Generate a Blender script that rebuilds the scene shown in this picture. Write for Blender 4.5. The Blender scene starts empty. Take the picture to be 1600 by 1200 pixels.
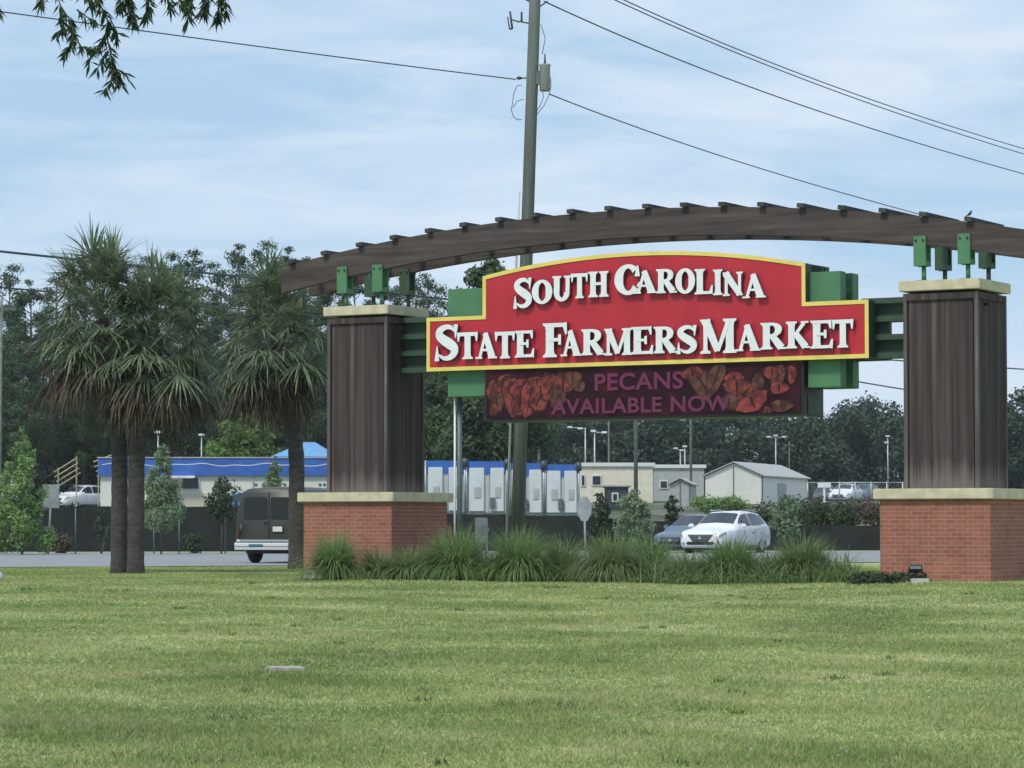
import bpy, bmesh, math, random
import numpy as np
from mathutils import Vector, Matrix
R = math.radians
PI = math.pi
random.seed(7); rng = np.random.default_rng(7)
S = bpy.context.scene
COL = S.collection

# ------------------------------------------------------------------ camera
F = 4600.0                       # focal length in pixels of the 1600 px photograph
CZ = 1.06
TH = math.atan(220.0 / F)
cam = bpy.data.cameras.new('camera'); camo = bpy.data.objects.new('camera', cam); COL.objects.link(camo)
camo.location = (0, 0, CZ); camo.rotation_euler = (PI/2 + TH, 0, 0)
cam.sensor_width = 36; cam.lens = F/1600*36; cam.clip_start = .1; cam.clip_end = 6000
S.camera = camo
# ------------------------------------------------------------------ world
SUN_EL, SUN_AZ = 52, 214         # azimuth: clockwise from +Y (north)
w = bpy.data.worlds.new('World'); S.world = w; w.use_nodes = True
nt = w.node_tree; nt.nodes.clear()
def N(t, ty, **k):
    n = t.nodes.new(ty)
    for a, b in k.items(): setattr(n, a, b)
    return n
out = N(nt, 'ShaderNodeOutputWorld'); bg = N(nt, 'ShaderNodeBackground')
sky = N(nt, 'ShaderNodeTexSky', sky_type='NISHITA'); sky.sun_disc = False
sky.sun_elevation = R(SUN_EL); sky.sun_rotation = R(SUN_AZ); sky.air_density = 1.0; sky.dust_density = .6; sky.ozone_density = 2.0
tc = N(nt, 'ShaderNodeTexCoord')
mp = N(nt, 'ShaderNodeMapping'); mp.inputs['Scale'].default_value = (9, 9, 52); mp.inputs['Rotation'].default_value = (0, R(4), 0)
nz = N(nt, 'ShaderNodeTexNoise'); nz.inputs['Scale'].default_value = 1.0; nz.inputs['Detail'].default_value = 7; nz.inputs['Roughness'].default_value = .62; nz.inputs['Distortion'].default_value = .5
cr = N(nt, 'ShaderNodeValToRGB'); cr.color_ramp.elements[0].position = .45; cr.color_ramp.elements[1].position = .66
mp2 = N(nt, 'ShaderNodeMapping'); mp2.inputs['Scale'].default_value = (3, 3, 13); mp2.inputs['Location'].default_value = (1.3, 4.2, .35)
nz2 = N(nt, 'ShaderNodeTexNoise'); nz2.inputs['Scale'].default_value = 1.0; nz2.inputs['Detail'].default_value = 3
addn = N(nt, 'ShaderNodeMath', operation='MULTIPLY_ADD'); addn.inputs[1].default_value = .55
mulf = N(nt, 'ShaderNodeMath', operation='MULTIPLY'); mulf.inputs[1].default_value = .55
veil = N(nt, 'ShaderNodeMixRGB'); veil.inputs[0].default_value = .86
veil.inputs[2].default_value = (4.0, 5.85, 7.9, 1)       # thin high cloud over blue
clm = N(nt, 'ShaderNodeMixRGB'); clm.inputs[2].default_value = (6.3, 7.35, 8.6, 1)
nt.links.new(tc.outputs['Generated'], mp.inputs['Vector']); nt.links.new(mp.outputs[0], nz.inputs['Vector'])
nt.links.new(tc.outputs['Generated'], mp2.inputs['Vector']); nt.links.new(mp2.outputs[0], nz2.inputs['Vector'])
nt.links.new(nz2.outputs['Fac'], addn.inputs[0]); nt.links.new(nz.outputs['Fac'], mulf.inputs[0]); nt.links.new(mulf.outputs[0], addn.inputs[2])
nt.links.new(addn.outputs[0], cr.inputs[0])
nt.links.new(sky.outputs[0], veil.inputs[1]); nt.links.new(veil.outputs[0], clm.inputs[1]); nt.links.new(cr.outputs[0], clm.inputs[0])
nt.links.new(clm.outputs[0], bg.inputs[0]); bg.inputs[1].default_value = .092
nt.links.new(bg.outputs[0], out.inputs[0])
# ------------------------------------------------------------------ sun (hazy, soft)
sl = bpy.data.lights.new('sun', 'SUN'); sl.energy = 2.1; sl.angle = R(10); sl.color = (1, .94, .83)
so = bpy.data.objects.new('sun', sl); COL.objects.link(so)
az, el = R(SUN_AZ), R(SUN_EL)
sd = Vector((math.sin(az)*math.cos(el), math.cos(az)*math.cos(el), math.sin(el)))
so.rotation_euler = sd.to_track_quat('Z', 'Y').to_euler()
S.view_settings.view_transform = 'Standard'; S.view_settings.look = 'None'; S.view_settings.exposure = .28; S.view_settings.gamma = 1
S.cycles.max_bounces = 6; S.cycles.transparent_max_bounces = 8

# ------------------------------------------------------------------ helpers
def at(px, py, Y):
    v = (600-py)/F
    dx, dy, dz = (px-800)/F, math.cos(TH)-math.sin(TH)*v, math.sin(TH)+math.cos(TH)*v
    t = Y/dy
    return Vector((dx*t, Y, CZ+dz*t))
def smooth(a, b, t):
    t = np.clip((t-a)/(b-a), 0, 1); return t*t*(3-2*t)
def fence_y(x): return 116 + (x+19.5)*6/35.0
def ground_z(x, y):
    x = np.asarray(x, float); y = np.asarray(y, float)
    z = -.45 + .45*np.clip((y-18)/37, 0, 1)
    z = z + .11*smooth(3, 7.5, x)*smooth(40, 49, y)*(1-smooth(60, 70, y))
    f = fence_y(np.clip(x, -60, 60))
    z = z + 1.75*smooth(f+1, f+36, y) + .9*smooth(150, 200, y)*(.45+.55*smooth(-10, 4, x)) + .8*smooth(200, 320, y)
    return z
def gz(x, y): return float(ground_z(x, y))

def tag(o, label=None, cat=None, group=None, kind=None):
    if label: o['label'] = label
    if cat: o['category'] = cat
    if group: o['group'] = group
    if kind: o['kind'] = kind
    return o
def empty(name, loc, rz, label, cat, group=None):
    o = bpy.data.objects.new(name, None); COL.objects.link(o); o.location = loc; o.rotation_euler = (0, 0, rz)
    o.empty_display_size = .2
    return tag(o, label, cat, group)
def copy_tree(o, parent=None):
    c = o.copy(); COL.objects.link(c); c.parent = parent
    for ch in list(o.children): copy_tree(ch, c)
    return c

class MB:
    def __init__(s): s.v = []; s.f = []; s.m = []; s.sm = []
    def add(s, vs, fs, mi=0, smooth=False):
        b = len(s.v); s.v += [tuple(p) for p in vs]
        for f in fs: s.f.append(tuple(b+i for i in f)); s.m.append(mi); s.sm.append(smooth)
    def box(s, c, d, rz=0, mi=0, M=None, bev=0):
        x, y, z = d[0]/2, d[1]/2, d[2]/2
        if bev:
            bm = bmesh.new(); bmesh.ops.create_cube(bm, size=1)
            for q in bm.verts: q.co = Vector((q.co.x*d[0], q.co.y*d[1], q.co.z*d[2]))
            bmesh.ops.bevel(bm, geom=bm.edges[:], offset=bev, segments=2, affect='EDGES')
            vs = [q.co.copy() for q in bm.verts]; bm.verts.ensure_lookup_table()
            fs = [[q.index for q in f.verts] for f in bm.faces]; bm.free()
        else:
            vs = [Vector(p) for p in ((-x,-y,-z),(x,-y,-z),(x,y,-z),(-x,y,-z),(-x,-y,z),(x,-y,z),(x,y,z),(-x,y,z))]
            fs = [(0,3,2,1),(4,5,6,7),(0,1,5,4),(1,2,6,5),(2,3,7,6),(3,0,4,7)]
        if M is None: M = Matrix.Translation(c) @ Matrix.Rotation(rz, 4, 'Z')
        s.add([M @ q for q in vs], fs, mi)
        return s
    def tube(s, path, rad, n=8, mi=0, cap=True, smooth=True):
        P = [Vector(p) for p in path]
        if not hasattr(rad, '__len__'): rad = [rad]*len(P)
        vs = []; fs = []
        up = None
        for i, p in enumerate(P):
            t = (P[min(i+1, len(P)-1)] - P[max(i-1, 0)]).normalized()
            a = Vector((1,0,0)) if abs(t.x) < .8 else Vector((0,1,0))
            if up is None: up = (a - t*a.dot(t)).normalized()
            else:
                up = (up - t*up.dot(t)).normalized()
            q = t.cross(up)
            for k in range(n):
                an = 2*PI*k/n; vs.append(p + (up*math.cos(an)+q*math.sin(an))*rad[i])
        for i in range(len(P)-1):
            for k in range(n):
                fs.append((i*n+k, i*n+(k+1)%n, (i+1)*n+(k+1)%n, (i+1)*n+k))
        s.add(vs, fs, mi, smooth)
        if cap:
            b = len(s.v)-len(vs)
            s.f.append(tuple(b+k for k in range(n))[::-1]); s.m.append(mi); s.sm.append(False)
            s.f.append(tuple(b+(len(P)-1)*n+k for k in range(n))); s.m.append(mi); s.sm.append(False)
        return s
    def prism(s, poly, fn, d0, d1, mi=0, mside=None):
        """poly 2D outline; fn(a,b,d)->3D"""
        n = len(poly); b = len(s.v)
        s.v += [tuple(fn(a, c, d1)) for a, c in poly] + [tuple(fn(a, c, d0)) for a, c in poly]
        s.f.append(tuple(b+i for i in range(n))); s.m.append(mi); s.sm.append(False)
        s.f.append(tuple(b+n+i for i in range(n))[::-1]); s.m.append(mi); s.sm.append(False)
        ms = mi if mside is None else mside
        for i in range(n):
            j = (i+1) % n; s.f.append((b+i, b+n+i, b+n+j, b+j)); s.m.append(ms); s.sm.append(False)
        return s
    def build(s, name, mats, parent=None, uv=True, loc=None, local=False):
        me = bpy.data.meshes.new(name); me.from_pydata(s.v, [], s.f)
        if not isinstance(mats, (list, tuple)): mats = [mats]
        for m in mats: me.materials.append(m)
        me.polygons.foreach_set('material_index', s.m); me.polygons.foreach_set('use_smooth', s.sm)
        o = bpy.data.objects.new(name, me); COL.objects.link(o)
        if parent is not None:
            o.parent = parent
        if loc is not None: o.location = loc
        me.update()
        return o
def setorigin_parent(o, parent):
    o.parent = parent

# ------------------------------------------------------------------ materials
def mat(name, col, rough=.7, metal=0, var=0, vscale=3, col2=None, bump=0, bscale=20, stretch=(1,1,1), detail=5, coord='Object', spec=.5, ramp=(.35,.65)):
    m = bpy.data.materials.new(name); m.use_nodes = True; t = m.node_tree; b = t.nodes['Principled BSDF']
    b.inputs['Roughness'].default_value = rough; b.inputs['Metallic'].default_value = metal
    b.inputs['Specular IOR Level'].default_value = spec
    b.inputs['Base Color'].default_value = (*col, 1)
    if var or col2 or bump:
        tc = N(t, 'ShaderNodeTexCoord'); mp = N(t, 'ShaderNodeMapping'); mp.inputs['Scale'].default_value = stretch
        t.links.new(tc.outputs[coord], mp.inputs[0])
    if var or col2:
        nz = N(t, 'ShaderNodeTexNoise'); nz.inputs['Scale'].default_value = vscale; nz.inputs['Detail'].default_value = detail
        t.links.new(mp.outputs[0], nz.inputs['Vector'])
        r = N(t, 'ShaderNodeValToRGB'); r.color_ramp.elements[0].position = ramp[0]; r.color_ramp.elements[1].position = ramp[1]
        c2 = col2 if col2 else tuple(min(1, c*(1+var)) for c in col); c1 = col if col2 else tuple(c*(1-var) for c in col)
        r.color_ramp.elements[0].color = (*c1, 1); r.color_ramp.elements[1].color = (*c2, 1)
        t.links.new(nz.outputs['Fac'], r.inputs[0]); t.links.new(r.outputs[0], b.inputs['Base Color'])
    if bump:
        nb = N(t, 'ShaderNodeTexNoise'); nb.inputs['Scale'].default_value = bscale; nb.inputs['Detail'].default_value = 4
        bp = N(t, 'ShaderNodeBump'); bp.inputs['Strength'].default_value = bump; bp.inputs['Distance'].default_value = .02
        t.links.new(mp.outputs[0], nb.inputs['Vector']); t.links.new(nb.outputs['Fac'], bp.inputs['Height']); t.links.new(bp.outputs[0], b.inputs['Normal'])
    return m
def leafmat(name, dark, light, scale=1.2, trans=.3, third=None, rough=.6, fine=9):
    """leaf colour drifts from clump to clump and leaf to leaf"""
    m = bpy.data.materials.new(name); m.use_nodes = True; t = m.node_tree; t.nodes.clear()
    o = N(t, 'ShaderNodeOutputMaterial'); d = N(t, 'ShaderNodeBsdfPrincipled'); tr = N(t, 'ShaderNodeBsdfTranslucent'); mx = N(t, 'ShaderNodeMixShader')
    d.inputs['Roughness'].default_value = rough; d.inputs['Specular IOR Level'].default_value = .3
    g = N(t, 'ShaderNodeNewGeometry')
    nz = N(t, 'ShaderNodeTexNoise'); nz.inputs['Scale'].default_value = scale; nz.inputs['Detail'].default_value = 3
    nf = N(t, 'ShaderNodeTexNoise'); nf.inputs['Scale'].default_value = fine; nf.inputs['Detail'].default_value = 1
    t.links.new(g.outputs['Position'], nz.inputs['Vector']); t.links.new(g.outputs['Position'], nf.inputs['Vector'])
    ad = N(t, 'ShaderNodeMath', operation='ADD'); hf = N(t, 'ShaderNodeMath', operation='MULTIPLY'); hf.inputs[1].default_value = .5
    t.links.new(nz.outputs['Fac'], ad.inputs[0]); t.links.new(nf.outputs['Fac'], ad.inputs[1]); t.links.new(ad.outputs[0], hf.inputs[0])
    r = N(t, 'ShaderNodeValToRGB'); r.color_ramp.elements[0].position = .36; r.color_ramp.elements[1].position = .64
    r.color_ramp.elements[0].color = (*dark, 1); r.color_ramp.elements[1].color = (*light, 1)
    if third:
        e = r.color_ramp.elements.new(.78); e.color = (*third, 1)
    t.links.new(hf.outputs[0], r.inputs[0])
    t.links.new(r.outputs[0], d.inputs['Base Color']); t.links.new(r.outputs[0], tr.inputs['Color'])
    mx.inputs[0].default_value = trans
    t.links.new(d.outputs[0], mx.inputs[1]); t.links.new(tr.outputs[0], mx.inputs[2]); t.links.new(mx.outputs[0], o.inputs[0])
    return m
def emis(name, col, st=1, base=(.01,.01,.01)):
    m = mat(name, base, .7, spec=.15); b = m.node_tree.nodes['Principled BSDF']
    b.inputs['Emission Color'].default_value = (*col, 1); b.inputs['Emission Strength'].default_value = st
    return m

def lawn_material():
    m = bpy.data.materials.new('lawn'); m.use_nodes = True; t = m.node_tree; b = t.nodes['Principled BSDF']
    b.inputs['Roughness'].default_value = .85; b.inputs['Specular IOR Level'].default_value = .15
    g = N(t, 'ShaderNodeNewGeometry')
    mp = N(t, 'ShaderNodeMapping'); mp.inputs['Scale'].default_value = (.33, .38, 1)
    n1 = N(t, 'ShaderNodeTexNoise'); n1.inputs['Scale'].default_value = 1; n1.inputs['Detail'].default_value = 6; n1.inputs['Roughness'].default_value = .64
    n2 = N(t, 'ShaderNodeTexNoise'); n2.inputs['Scale'].default_value = 14; n2.inputs['Detail'].default_value = 4
    t.links.new(g.outputs['Position'], mp.inputs[0]); t.links.new(mp.outputs[0], n1.inputs['Vector']); t.links.new(g.outputs['Position'], n2.inputs['Vector'])
    a = N(t, 'ShaderNodeMath', operation='MULTIPLY_ADD'); a.inputs[1].default_value = .34; t.links.new(n2.outputs['Fac'], a.inputs[0])
    k = N(t, 'ShaderNodeMath', operation='MULTIPLY'); k.inputs[1].default_value = .66; t.links.new(n1.outputs['Fac'], k.inputs[0]); t.links.new(k.outputs[0], a.inputs[2])
    r = N(t, 'ShaderNodeValToRGB'); cs = [(.32, LAWN[0]), (.44, LAWN[1]), (.54, LAWN[2]), (.66, LAWN[3])]
    r.color_ramp.elements[0].position = cs[0][0]; r.color_ramp.elements[0].color = (*cs[0][1], 1)
    r.color_ramp.elements[1].position = cs[3][0]; r.color_ramp.elements[1].color = (*cs[3][1], 1)
    for p, c in cs[1:3]:
        e = r.color_ramp.elements.new(p); e.color = (*c, 1)
    t.links.new(a.outputs[0], r.inputs[0])
    # thin dry patches in the turf
    mq = N(t, 'ShaderNodeMapping'); mq.inputs['Scale'].default_value = (.42, .75, 1); mq.inputs['Location'].default_value = (3.1, 7.7, 0); t.links.new(g.outputs['Position'], mq.inputs[0])
    n3 = N(t, 'ShaderNodeTexNoise'); n3.inputs['Detail'].default_value = 7; n3.inputs['Scale'].default_value = 1; n3.inputs['Roughness'].default_value = .7; t.links.new(mq.outputs[0], n3.inputs['Vector'])
    r3 = N(t, 'ShaderNodeMapRange'); r3.inputs[1].default_value = .54; r3.inputs[2].default_value = .70; r3.inputs[4].default_value = .75; t.links.new(n3.outputs['Fac'], r3.inputs[0])
    dry = N(t, 'ShaderNodeMixRGB'); dry.inputs[2].default_value = (.43,.41,.23,1); t.links.new(r3.outputs[0], dry.inputs[0]); t.links.new(r.outputs[0], dry.inputs[1]); r_out = dry.outputs[0]
    # beyond the road: rough gravelly berm
    sp = N(t, 'ShaderNodeSeparateXYZ'); t.links.new(g.outputs['Position'], sp.inputs[0])
    mr = N(t, 'ShaderNodeMapRange'); mr.inputs[1].default_value = 122; mr.inputs[2].default_value = 140; t.links.new(sp.outputs[1], mr.inputs[0])
    mx = N(t, 'ShaderNodeMixRGB'); 
    r2 = N(t, 'ShaderNodeValToRGB'); r2.color_ramp.elements[0].color = (.05,.075,.035,1); r2.color_ramp.elements[1].color = (.2,.19,.16,1)
    r2.color_ramp.elements[0].position = .4; r2.color_ramp.elements[1].position = .6
    t.links.new(n1.outputs['Fac'], r2.inputs[0]); t.links.new(mr.outputs[0], mx.inputs[0]); t.links.new(r_out, mx.inputs[1]); t.links.new(r2.outputs[0], mx.inputs[2])
    t.links.new(mx.outputs[0], b.inputs['Base Color'])
    return m
LAWN = [(.155,.215,.075), (.25,.315,.115), (.36,.41,.165), (.50,.50,.27)]

def brick_material():
    m = bpy.data.materials.new('brick'); m.use_nodes = True; t = m.node_tree; b = t.nodes['Principled BSDF']; b.inputs['Roughness'].default_value = .85
    tc = N(t, 'ShaderNodeTexCoord'); sp = N(t, 'ShaderNodeSeparateXYZ'); t.links.new(tc.outputs['Object'], sp.inputs[0])
    ad = N(t, 'ShaderNodeMath', operation='ADD'); t.links.new(sp.outputs[0], ad.inputs[0]); t.links.new(sp.outputs[1], ad.inputs[1])
    cb = N(t, 'ShaderNodeCombineXYZ'); t.links.new(ad.outputs[0], cb.inputs[0]); t.links.new(sp.outputs[2], cb.inputs[1])
    br = N(t, 'ShaderNodeTexBrick'); br.inputs['Scale'].default_value = 1; br.inputs['Brick Width'].default_value = .21; br.inputs['Row Height'].default_value = .0745
    br.inputs['Mortar Size'].default_value = .0065; br.inputs['Mortar Smooth'].default_value = .25; br.inputs['Bias'].default_value = -.1
    br.inputs['Color1'].default_value = (.31,.115,.08,1); br.inputs['Color2'].default_value = (.24,.085,.062,1); br.inputs['Mortar'].default_value = (.35,.225,.175,1)
    t.links.new(cb.outputs[0], br.inputs['Vector'])
    nz = N(t, 'ShaderNodeTexNoise'); nz.inputs['Scale'].default_value = 3; nz.inputs['Detail'].default_value = 6; t.links.new(tc.outputs['Object'], nz.inputs['Vector'])
    mr = N(t, 'ShaderNodeMapRange'); mr.inputs[3].default_value = .72; mr.inputs[4].default_value = 1.3; t.links.new(nz.outputs['Fac'], mr.inputs[0])
    mu = N(t, 'ShaderNodeMixRGB', blend_type='MULTIPLY'); mu.inputs[0].default_value = 1; t.links.new(br.outputs['Color'], mu.inputs[1]); t.links.new(mr.outputs[0], mu.inputs[2])
    t.links.new(mu.outputs[0], b.inputs['Base Color'])
    bp = N(t, 'ShaderNodeBump'); bp.inputs['Strength'].default_value = .6; bp.inputs['Distance'].default_value = .01; bp.invert = True
    t.links.new(br.outputs['Fac'], bp.inputs['Height']); t.links.new(bp.outputs[0], b.inputs['Normal'])
    return m
def timber_material(name, cols, streak=(9,9,.35), pos=(.3,.5,.62,.74), pale=None):
    m = bpy.data.materials.new(name); m.use_nodes = True; t = m.node_tree; b = t.nodes['Principled BSDF']; b.inputs['Roughness'].default_value = .8
    b.inputs['Specular IOR Level'].default_value = .25
    tc = N(t, 'ShaderNodeTexCoord'); mp = N(t, 'ShaderNodeMapping'); mp.inputs['Scale'].default_value = streak; t.links.new(tc.outputs['Object'], mp.inputs[0])
    nz = N(t, 'ShaderNodeTexNoise'); nz.inputs['Scale'].default_value = 1; nz.inputs['Detail'].default_value = 6; nz.inputs['Roughness'].default_value = .65; t.links.new(mp.outputs[0], nz.inputs['Vector'])
    r = N(t, 'ShaderNodeValToRGB'); r.color_ramp.elements[0].position = pos[0]; r.color_ramp.elements[0].color = (*cols[0], 1)
    r.color_ramp.elements[1].position = pos[3]; r.color_ramp.elements[1].color = (*cols[3], 1)
    for i in (1, 2):
        e = r.color_ramp.elements.new(pos[i]); e.color = (*cols[i], 1)
    t.links.new(nz.outputs['Fac'], r.inputs[0]); fin = r.outputs[0]
    if pale:   # rain-splash bleaching at the foot of the boards
        sp = N(t, 'ShaderNodeSeparateXYZ'); t.links.new(tc.outputs['Object'], sp.inputs[0])
        ns = N(t, 'ShaderNodeMath', operation='MULTIPLY_ADD'); ns.inputs[1].default_value = 1.1; ns.inputs[2].default_value = 0; t.links.new(nz.outputs['Fac'], ns.inputs[0])
        su = N(t, 'ShaderNodeMath', operation='SUBTRACT'); t.links.new(sp.outputs[2], su.inputs[0]); t.links.new(ns.outputs[0], su.inputs[1])
        mr = N(t, 'ShaderNodeMapRange'); mr.inputs[1].default_value = pale-.55; mr.inputs[2].default_value = pale-.15; mr.inputs[3].default_value = .55; mr.inputs[4].default_value = 0; t.links.new(su.outputs[0], mr.inputs[0])
        mx = N(t, 'ShaderNodeMixRGB'); mx.inputs[2].default_value = (.22,.19,.18,1); t.links.new(mr.outputs[0], mx.inputs[0]); t.links.new(fin, mx.inputs[1]); fin = mx.outputs[0]
    t.links.new(fin, b.inputs['Base Color'])
    bp = N(t, 'ShaderNodeBump'); bp.inputs['Strength'].default_value = .35; bp.inputs['Distance'].default_value = .01; t.links.new(nz.outputs['Fac'], bp.inputs['Height']); t.links.new(bp.outputs[0], b.inputs['Normal'])
    return m

M = {}
M['lawn'] = lawn_material()
M['brick'] = brick_material()
M['timber'] = timber_material('stained_boards', [(.028,.023,.024),(.053,.041,.041),(.080,.062,.058),(.155,.13,.125)], streak=(6,6,.16), pos=(.34,.48,.58,.74), pale=1.72)
M['timber_edge'] = timber_material('weathered_trim', [(.05,.044,.046),(.085,.075,.075),(.13,.115,.113),(.22,.20,.195)], streak=(6,6,.3), pale=1.72)
M['beam'] = timber_material('beam_wood', [(.040,.031,.030),(.070,.056,.054),(.092,.074,.071),(.13,.108,.104)], streak=(.6,.6,9))
M['slat'] = mat('slat_wood', (.05,.05,.055), .8, var=.35, vscale=6)
M['stone'] = mat('cream_stone', (.54,.485,.35), .8, var=.12, vscale=5, bump=.15)
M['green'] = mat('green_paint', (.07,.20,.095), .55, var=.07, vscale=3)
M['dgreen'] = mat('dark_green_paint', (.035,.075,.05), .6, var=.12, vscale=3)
M['shadegreen'] = mat('shaded_green_paint', (.045,.095,.06), .7, var=.2, vscale=4)  # darker copy of the green: shade on the rear brackets put into the colour
M['red'] = mat('sign_red', (.46,.017,.034), .42, var=.09, vscale=1.6, detail=8)
M['yellow'] = mat('sign_yellow', (.74,.61,.15), .45, var=.06, vscale=4)
M['white'] = mat('white_paint', (.74,.77,.80), .5, var=.04, vscale=6)
M['letside'] = mat('letter_return', (.10,.085,.10), .5)
M['black'] = mat('black_plastic', (.015,.015,.016), .5)
M['rubber'] = mat('rubber', (.018,.018,.018), .85)
M['steel'] = mat('galvanised_steel', (.38,.42,.42), .45, .5, var=.15, vscale=4)
M['dsteel'] = mat('weathered_steel', (.12,.16,.16), .55, .3, var=.15, vscale=4)
M['polewood'] = timber_material('pole_wood', [(.075,.095,.085),(.105,.125,.11),(.135,.155,.138),(.18,.20,.18)], streak=(14,14,.5))
M['polewood_far'] = mat('old_pole_wood', (.15,.18,.15), .85, var=.2, vscale=3)
M['cable'] = mat('cable', (.03,.05,.07), .6)
M['steelpale'] = mat('pale_grey_enamel', (.52,.56,.56), .5, var=.05)
M['greybox'] = mat('grey_enamel', (.36,.38,.36), .5, var=.06)
M['asphalt'] = mat('asphalt', (.25,.265,.28), .85, var=.1, vscale=.8, bump=.2, bscale=60)
M['lanepaint'] = mat('lane_paint', (.55,.56,.55), .7, var=.12, vscale=3)
M['concrete'] = mat('concrete', (.42,.41,.39), .85, var=.15, vscale=2.5, bump=.15)
M['glass'] = mat('car_glass', (.02,.03,.04), .08, spec=.7)
M['vanglass'] = mat('tinted_glass', (.022,.026,.027), .25, spec=.3)
M['chrome'] = mat('chrome', (.62,.63,.64), .22, 1)
M['bumper'] = mat('bright_bumper', (.72,.73,.73), .35, .35)
M['teal'] = mat('teal_step', (.05,.16,.20), .5)
M['carwhite'] = mat('car_white', (.74,.76,.79), .28, spec=.6)
M['vanpaint'] = mat('van_paint', (.040,.043,.036), .45, var=.08)
M['bluegrey'] = mat('car_bluegrey', (.16,.22,.28), .3, .4)
M['carblue'] = mat('car_blue', (.05,.13,.38), .3)
M['cardark'] = mat('car_dark', (.05,.06,.07), .3)
M['lampred'] = mat('tail_lamp_red', (.14,.02,.02), .3)
M['lampclear'] = mat('head_lamp', (.30,.33,.36), .12, .3)
M['plate'] = mat('number_plate', (.6,.62,.6), .5)
M['trblue'] = mat('blue_panel', (.035,.12,.44), .55, var=.12, vscale=2)
M['trwhite'] = mat('white_panel', (.56,.61,.65), .6, var=.10, vscale=.8)
M['trgrey'] = mat('grey_panel', (.46,.51,.55), .6, var=.1, vscale=.8)
M['creamwhite'] = mat('cream_white_panel', (.66,.67,.62), .6, var=.05, vscale=.5)
M['cream'] = mat('cream_panel', (.56,.54,.42), .7, var=.06, vscale=.6)
M['bluetarp'] = mat('blue_tarp', (.14,.33,.58), .6, var=.1)
M['beigewall'] = mat('beige_wall', (.68,.65,.53), .7, var=.07)
M['greywall'] = mat('grey_wall', (.38,.41,.41), .7, var=.08)
M['shedwall'] = mat('shed_wall', (.74,.74,.68), .7, var=.04)
M['shedroof'] = mat('shed_roof', (.42,.42,.41), .6, var=.1, stretch=(8,1,1))
M['roofwhite'] = mat('roof_white', (.65,.67,.66), .6)
M['darkglass'] = mat('window_glass', (.03,.035,.04), .15)
M['lumber'] = mat('yellow_lumber', (.36,.33,.20), .8, var=.12)
M['bark'] = mat('bark', (.09,.075,.06), .9, var=.3, vscale=6, bump=.5, bscale=12)
M['palmbark'] = mat('palm_bark', (.036,.032,.032), .9, col2=(.075,.068,.066), vscale=5, stretch=(1,1,2.5), bump=.8, bscale=14)
M['palmleaf'] = leafmat('palm_leaf', (.085,.13,.075), (.25,.30,.18), 3.2, .3, third=(.46,.49,.36), rough=.5)
M['palmdead'] = leafmat('dead_palm_leaf', (.04,.034,.028), (.13,.10,.075), 1.6, .15, third=(.22,.16,.10), rough=.8)
M['pine'] = leafmat('pine_needles', (.032,.066,.034), (.085,.14,.065), .35, .15)
M['pinelight'] = leafmat('bright_leaf', (.11,.20,.055), (.20,.31,.095), .8, .35)
M['broad'] = leafmat('oak_leaf', (.042,.078,.036), (.12,.175,.075), .5, .3)
M['woods'] = leafmat('woods_leaf', (.032,.064,.044), (.060,.10,.064), .12, .15, fine=1.0)
M['young'] = leafmat('young_leaf', (.15,.26,.085), (.28,.41,.16), 1.4, .35)
M['youngpale'] = leafmat('pale_leaf', (.15,.23,.12), (.27,.36,.21), 1.4, .35)
M['shrub'] = leafmat('shrub_leaf', (.03,.055,.03), (.075,.105,.05), 1.4, .25)
M['redhedge'] = leafmat('red_hedge_leaf', (.055,.055,.035), (.14,.10,.07), 1.0, .2)
M['ograss'] = leafmat('grass_clump', (.125,.225,.08), (.27,.38,.155), 1.1, .4, third=(.50,.54,.34), fine=16)
M['ograss_dry'] = leafmat('dry_grass_clump', (.145,.22,.09), (.29,.37,.18), 1.1, .4, third=(.52,.53,.36), fine=16)
M['ograss_bed'] = leafmat('bed_grass_blade', (.12,.20,.075), (.26,.34,.15), 1.3, .4, third=(.48,.49,.33), fine=14)
M['weed'] = leafmat('weed_leaf', (.075,.125,.05), (.16,.22,.09), 2.0, .3, third=(.2,.17,.10), fine=14)
M['hangleaf'] = leafmat('hanging_leaf', (.018,.035,.016), (.045,.085,.028), 2.0, .25)
M['blade'] = None

# ------------------------------------------------------------------ foliage generator
def leaf_cloud(centres, radii, n, size, name, material, parent, seed=0, flat=1.0, aspect=.5, updir=.2):
    g = np.random.default_rng(seed)
    centres = np.array(centres, float); radii = np.array(radii, float)
    if radii.ndim == 1: radii = np.stack([radii, radii, radii*flat], 1)
    wt = radii[:, 0]**2*1.0; wt /= wt.sum()
    idx = g.choice(len(centres), n, p=wt)
    d = g.normal(size=(n, 3)); d /= np.linalg.norm(d, axis=1)[:, None]
    rr = g.random(n)**.45
    P = centres[idx] + d*radii[idx]*rr[:, None]*(1+.18*g.normal(size=n))[:, None]
    a = g.normal(size=(n, 3)); a /= np.linalg.norm(a, axis=1)[:, None]
    nn = d + g.normal(size=(n, 3))*.7; nn[:, 2] += updir; nn /= np.linalg.norm(nn, axis=1)[:, None]
    a = a - nn*(a*nn).sum(1)[:, None]; a /= np.linalg.norm(a, axis=1)[:, None]
    b = np.cross(nn, a)
    sz = size*(.6+.8*g.random(n))[:, None]
    A = a*sz; B = b*sz*aspect
    V = np.stack([P-A, P+B*.9-A*.1, P+A, P-B*.9+A*.1], 1).reshape(-1, 3)
    return quads_obj(V, name, material, parent)
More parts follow.
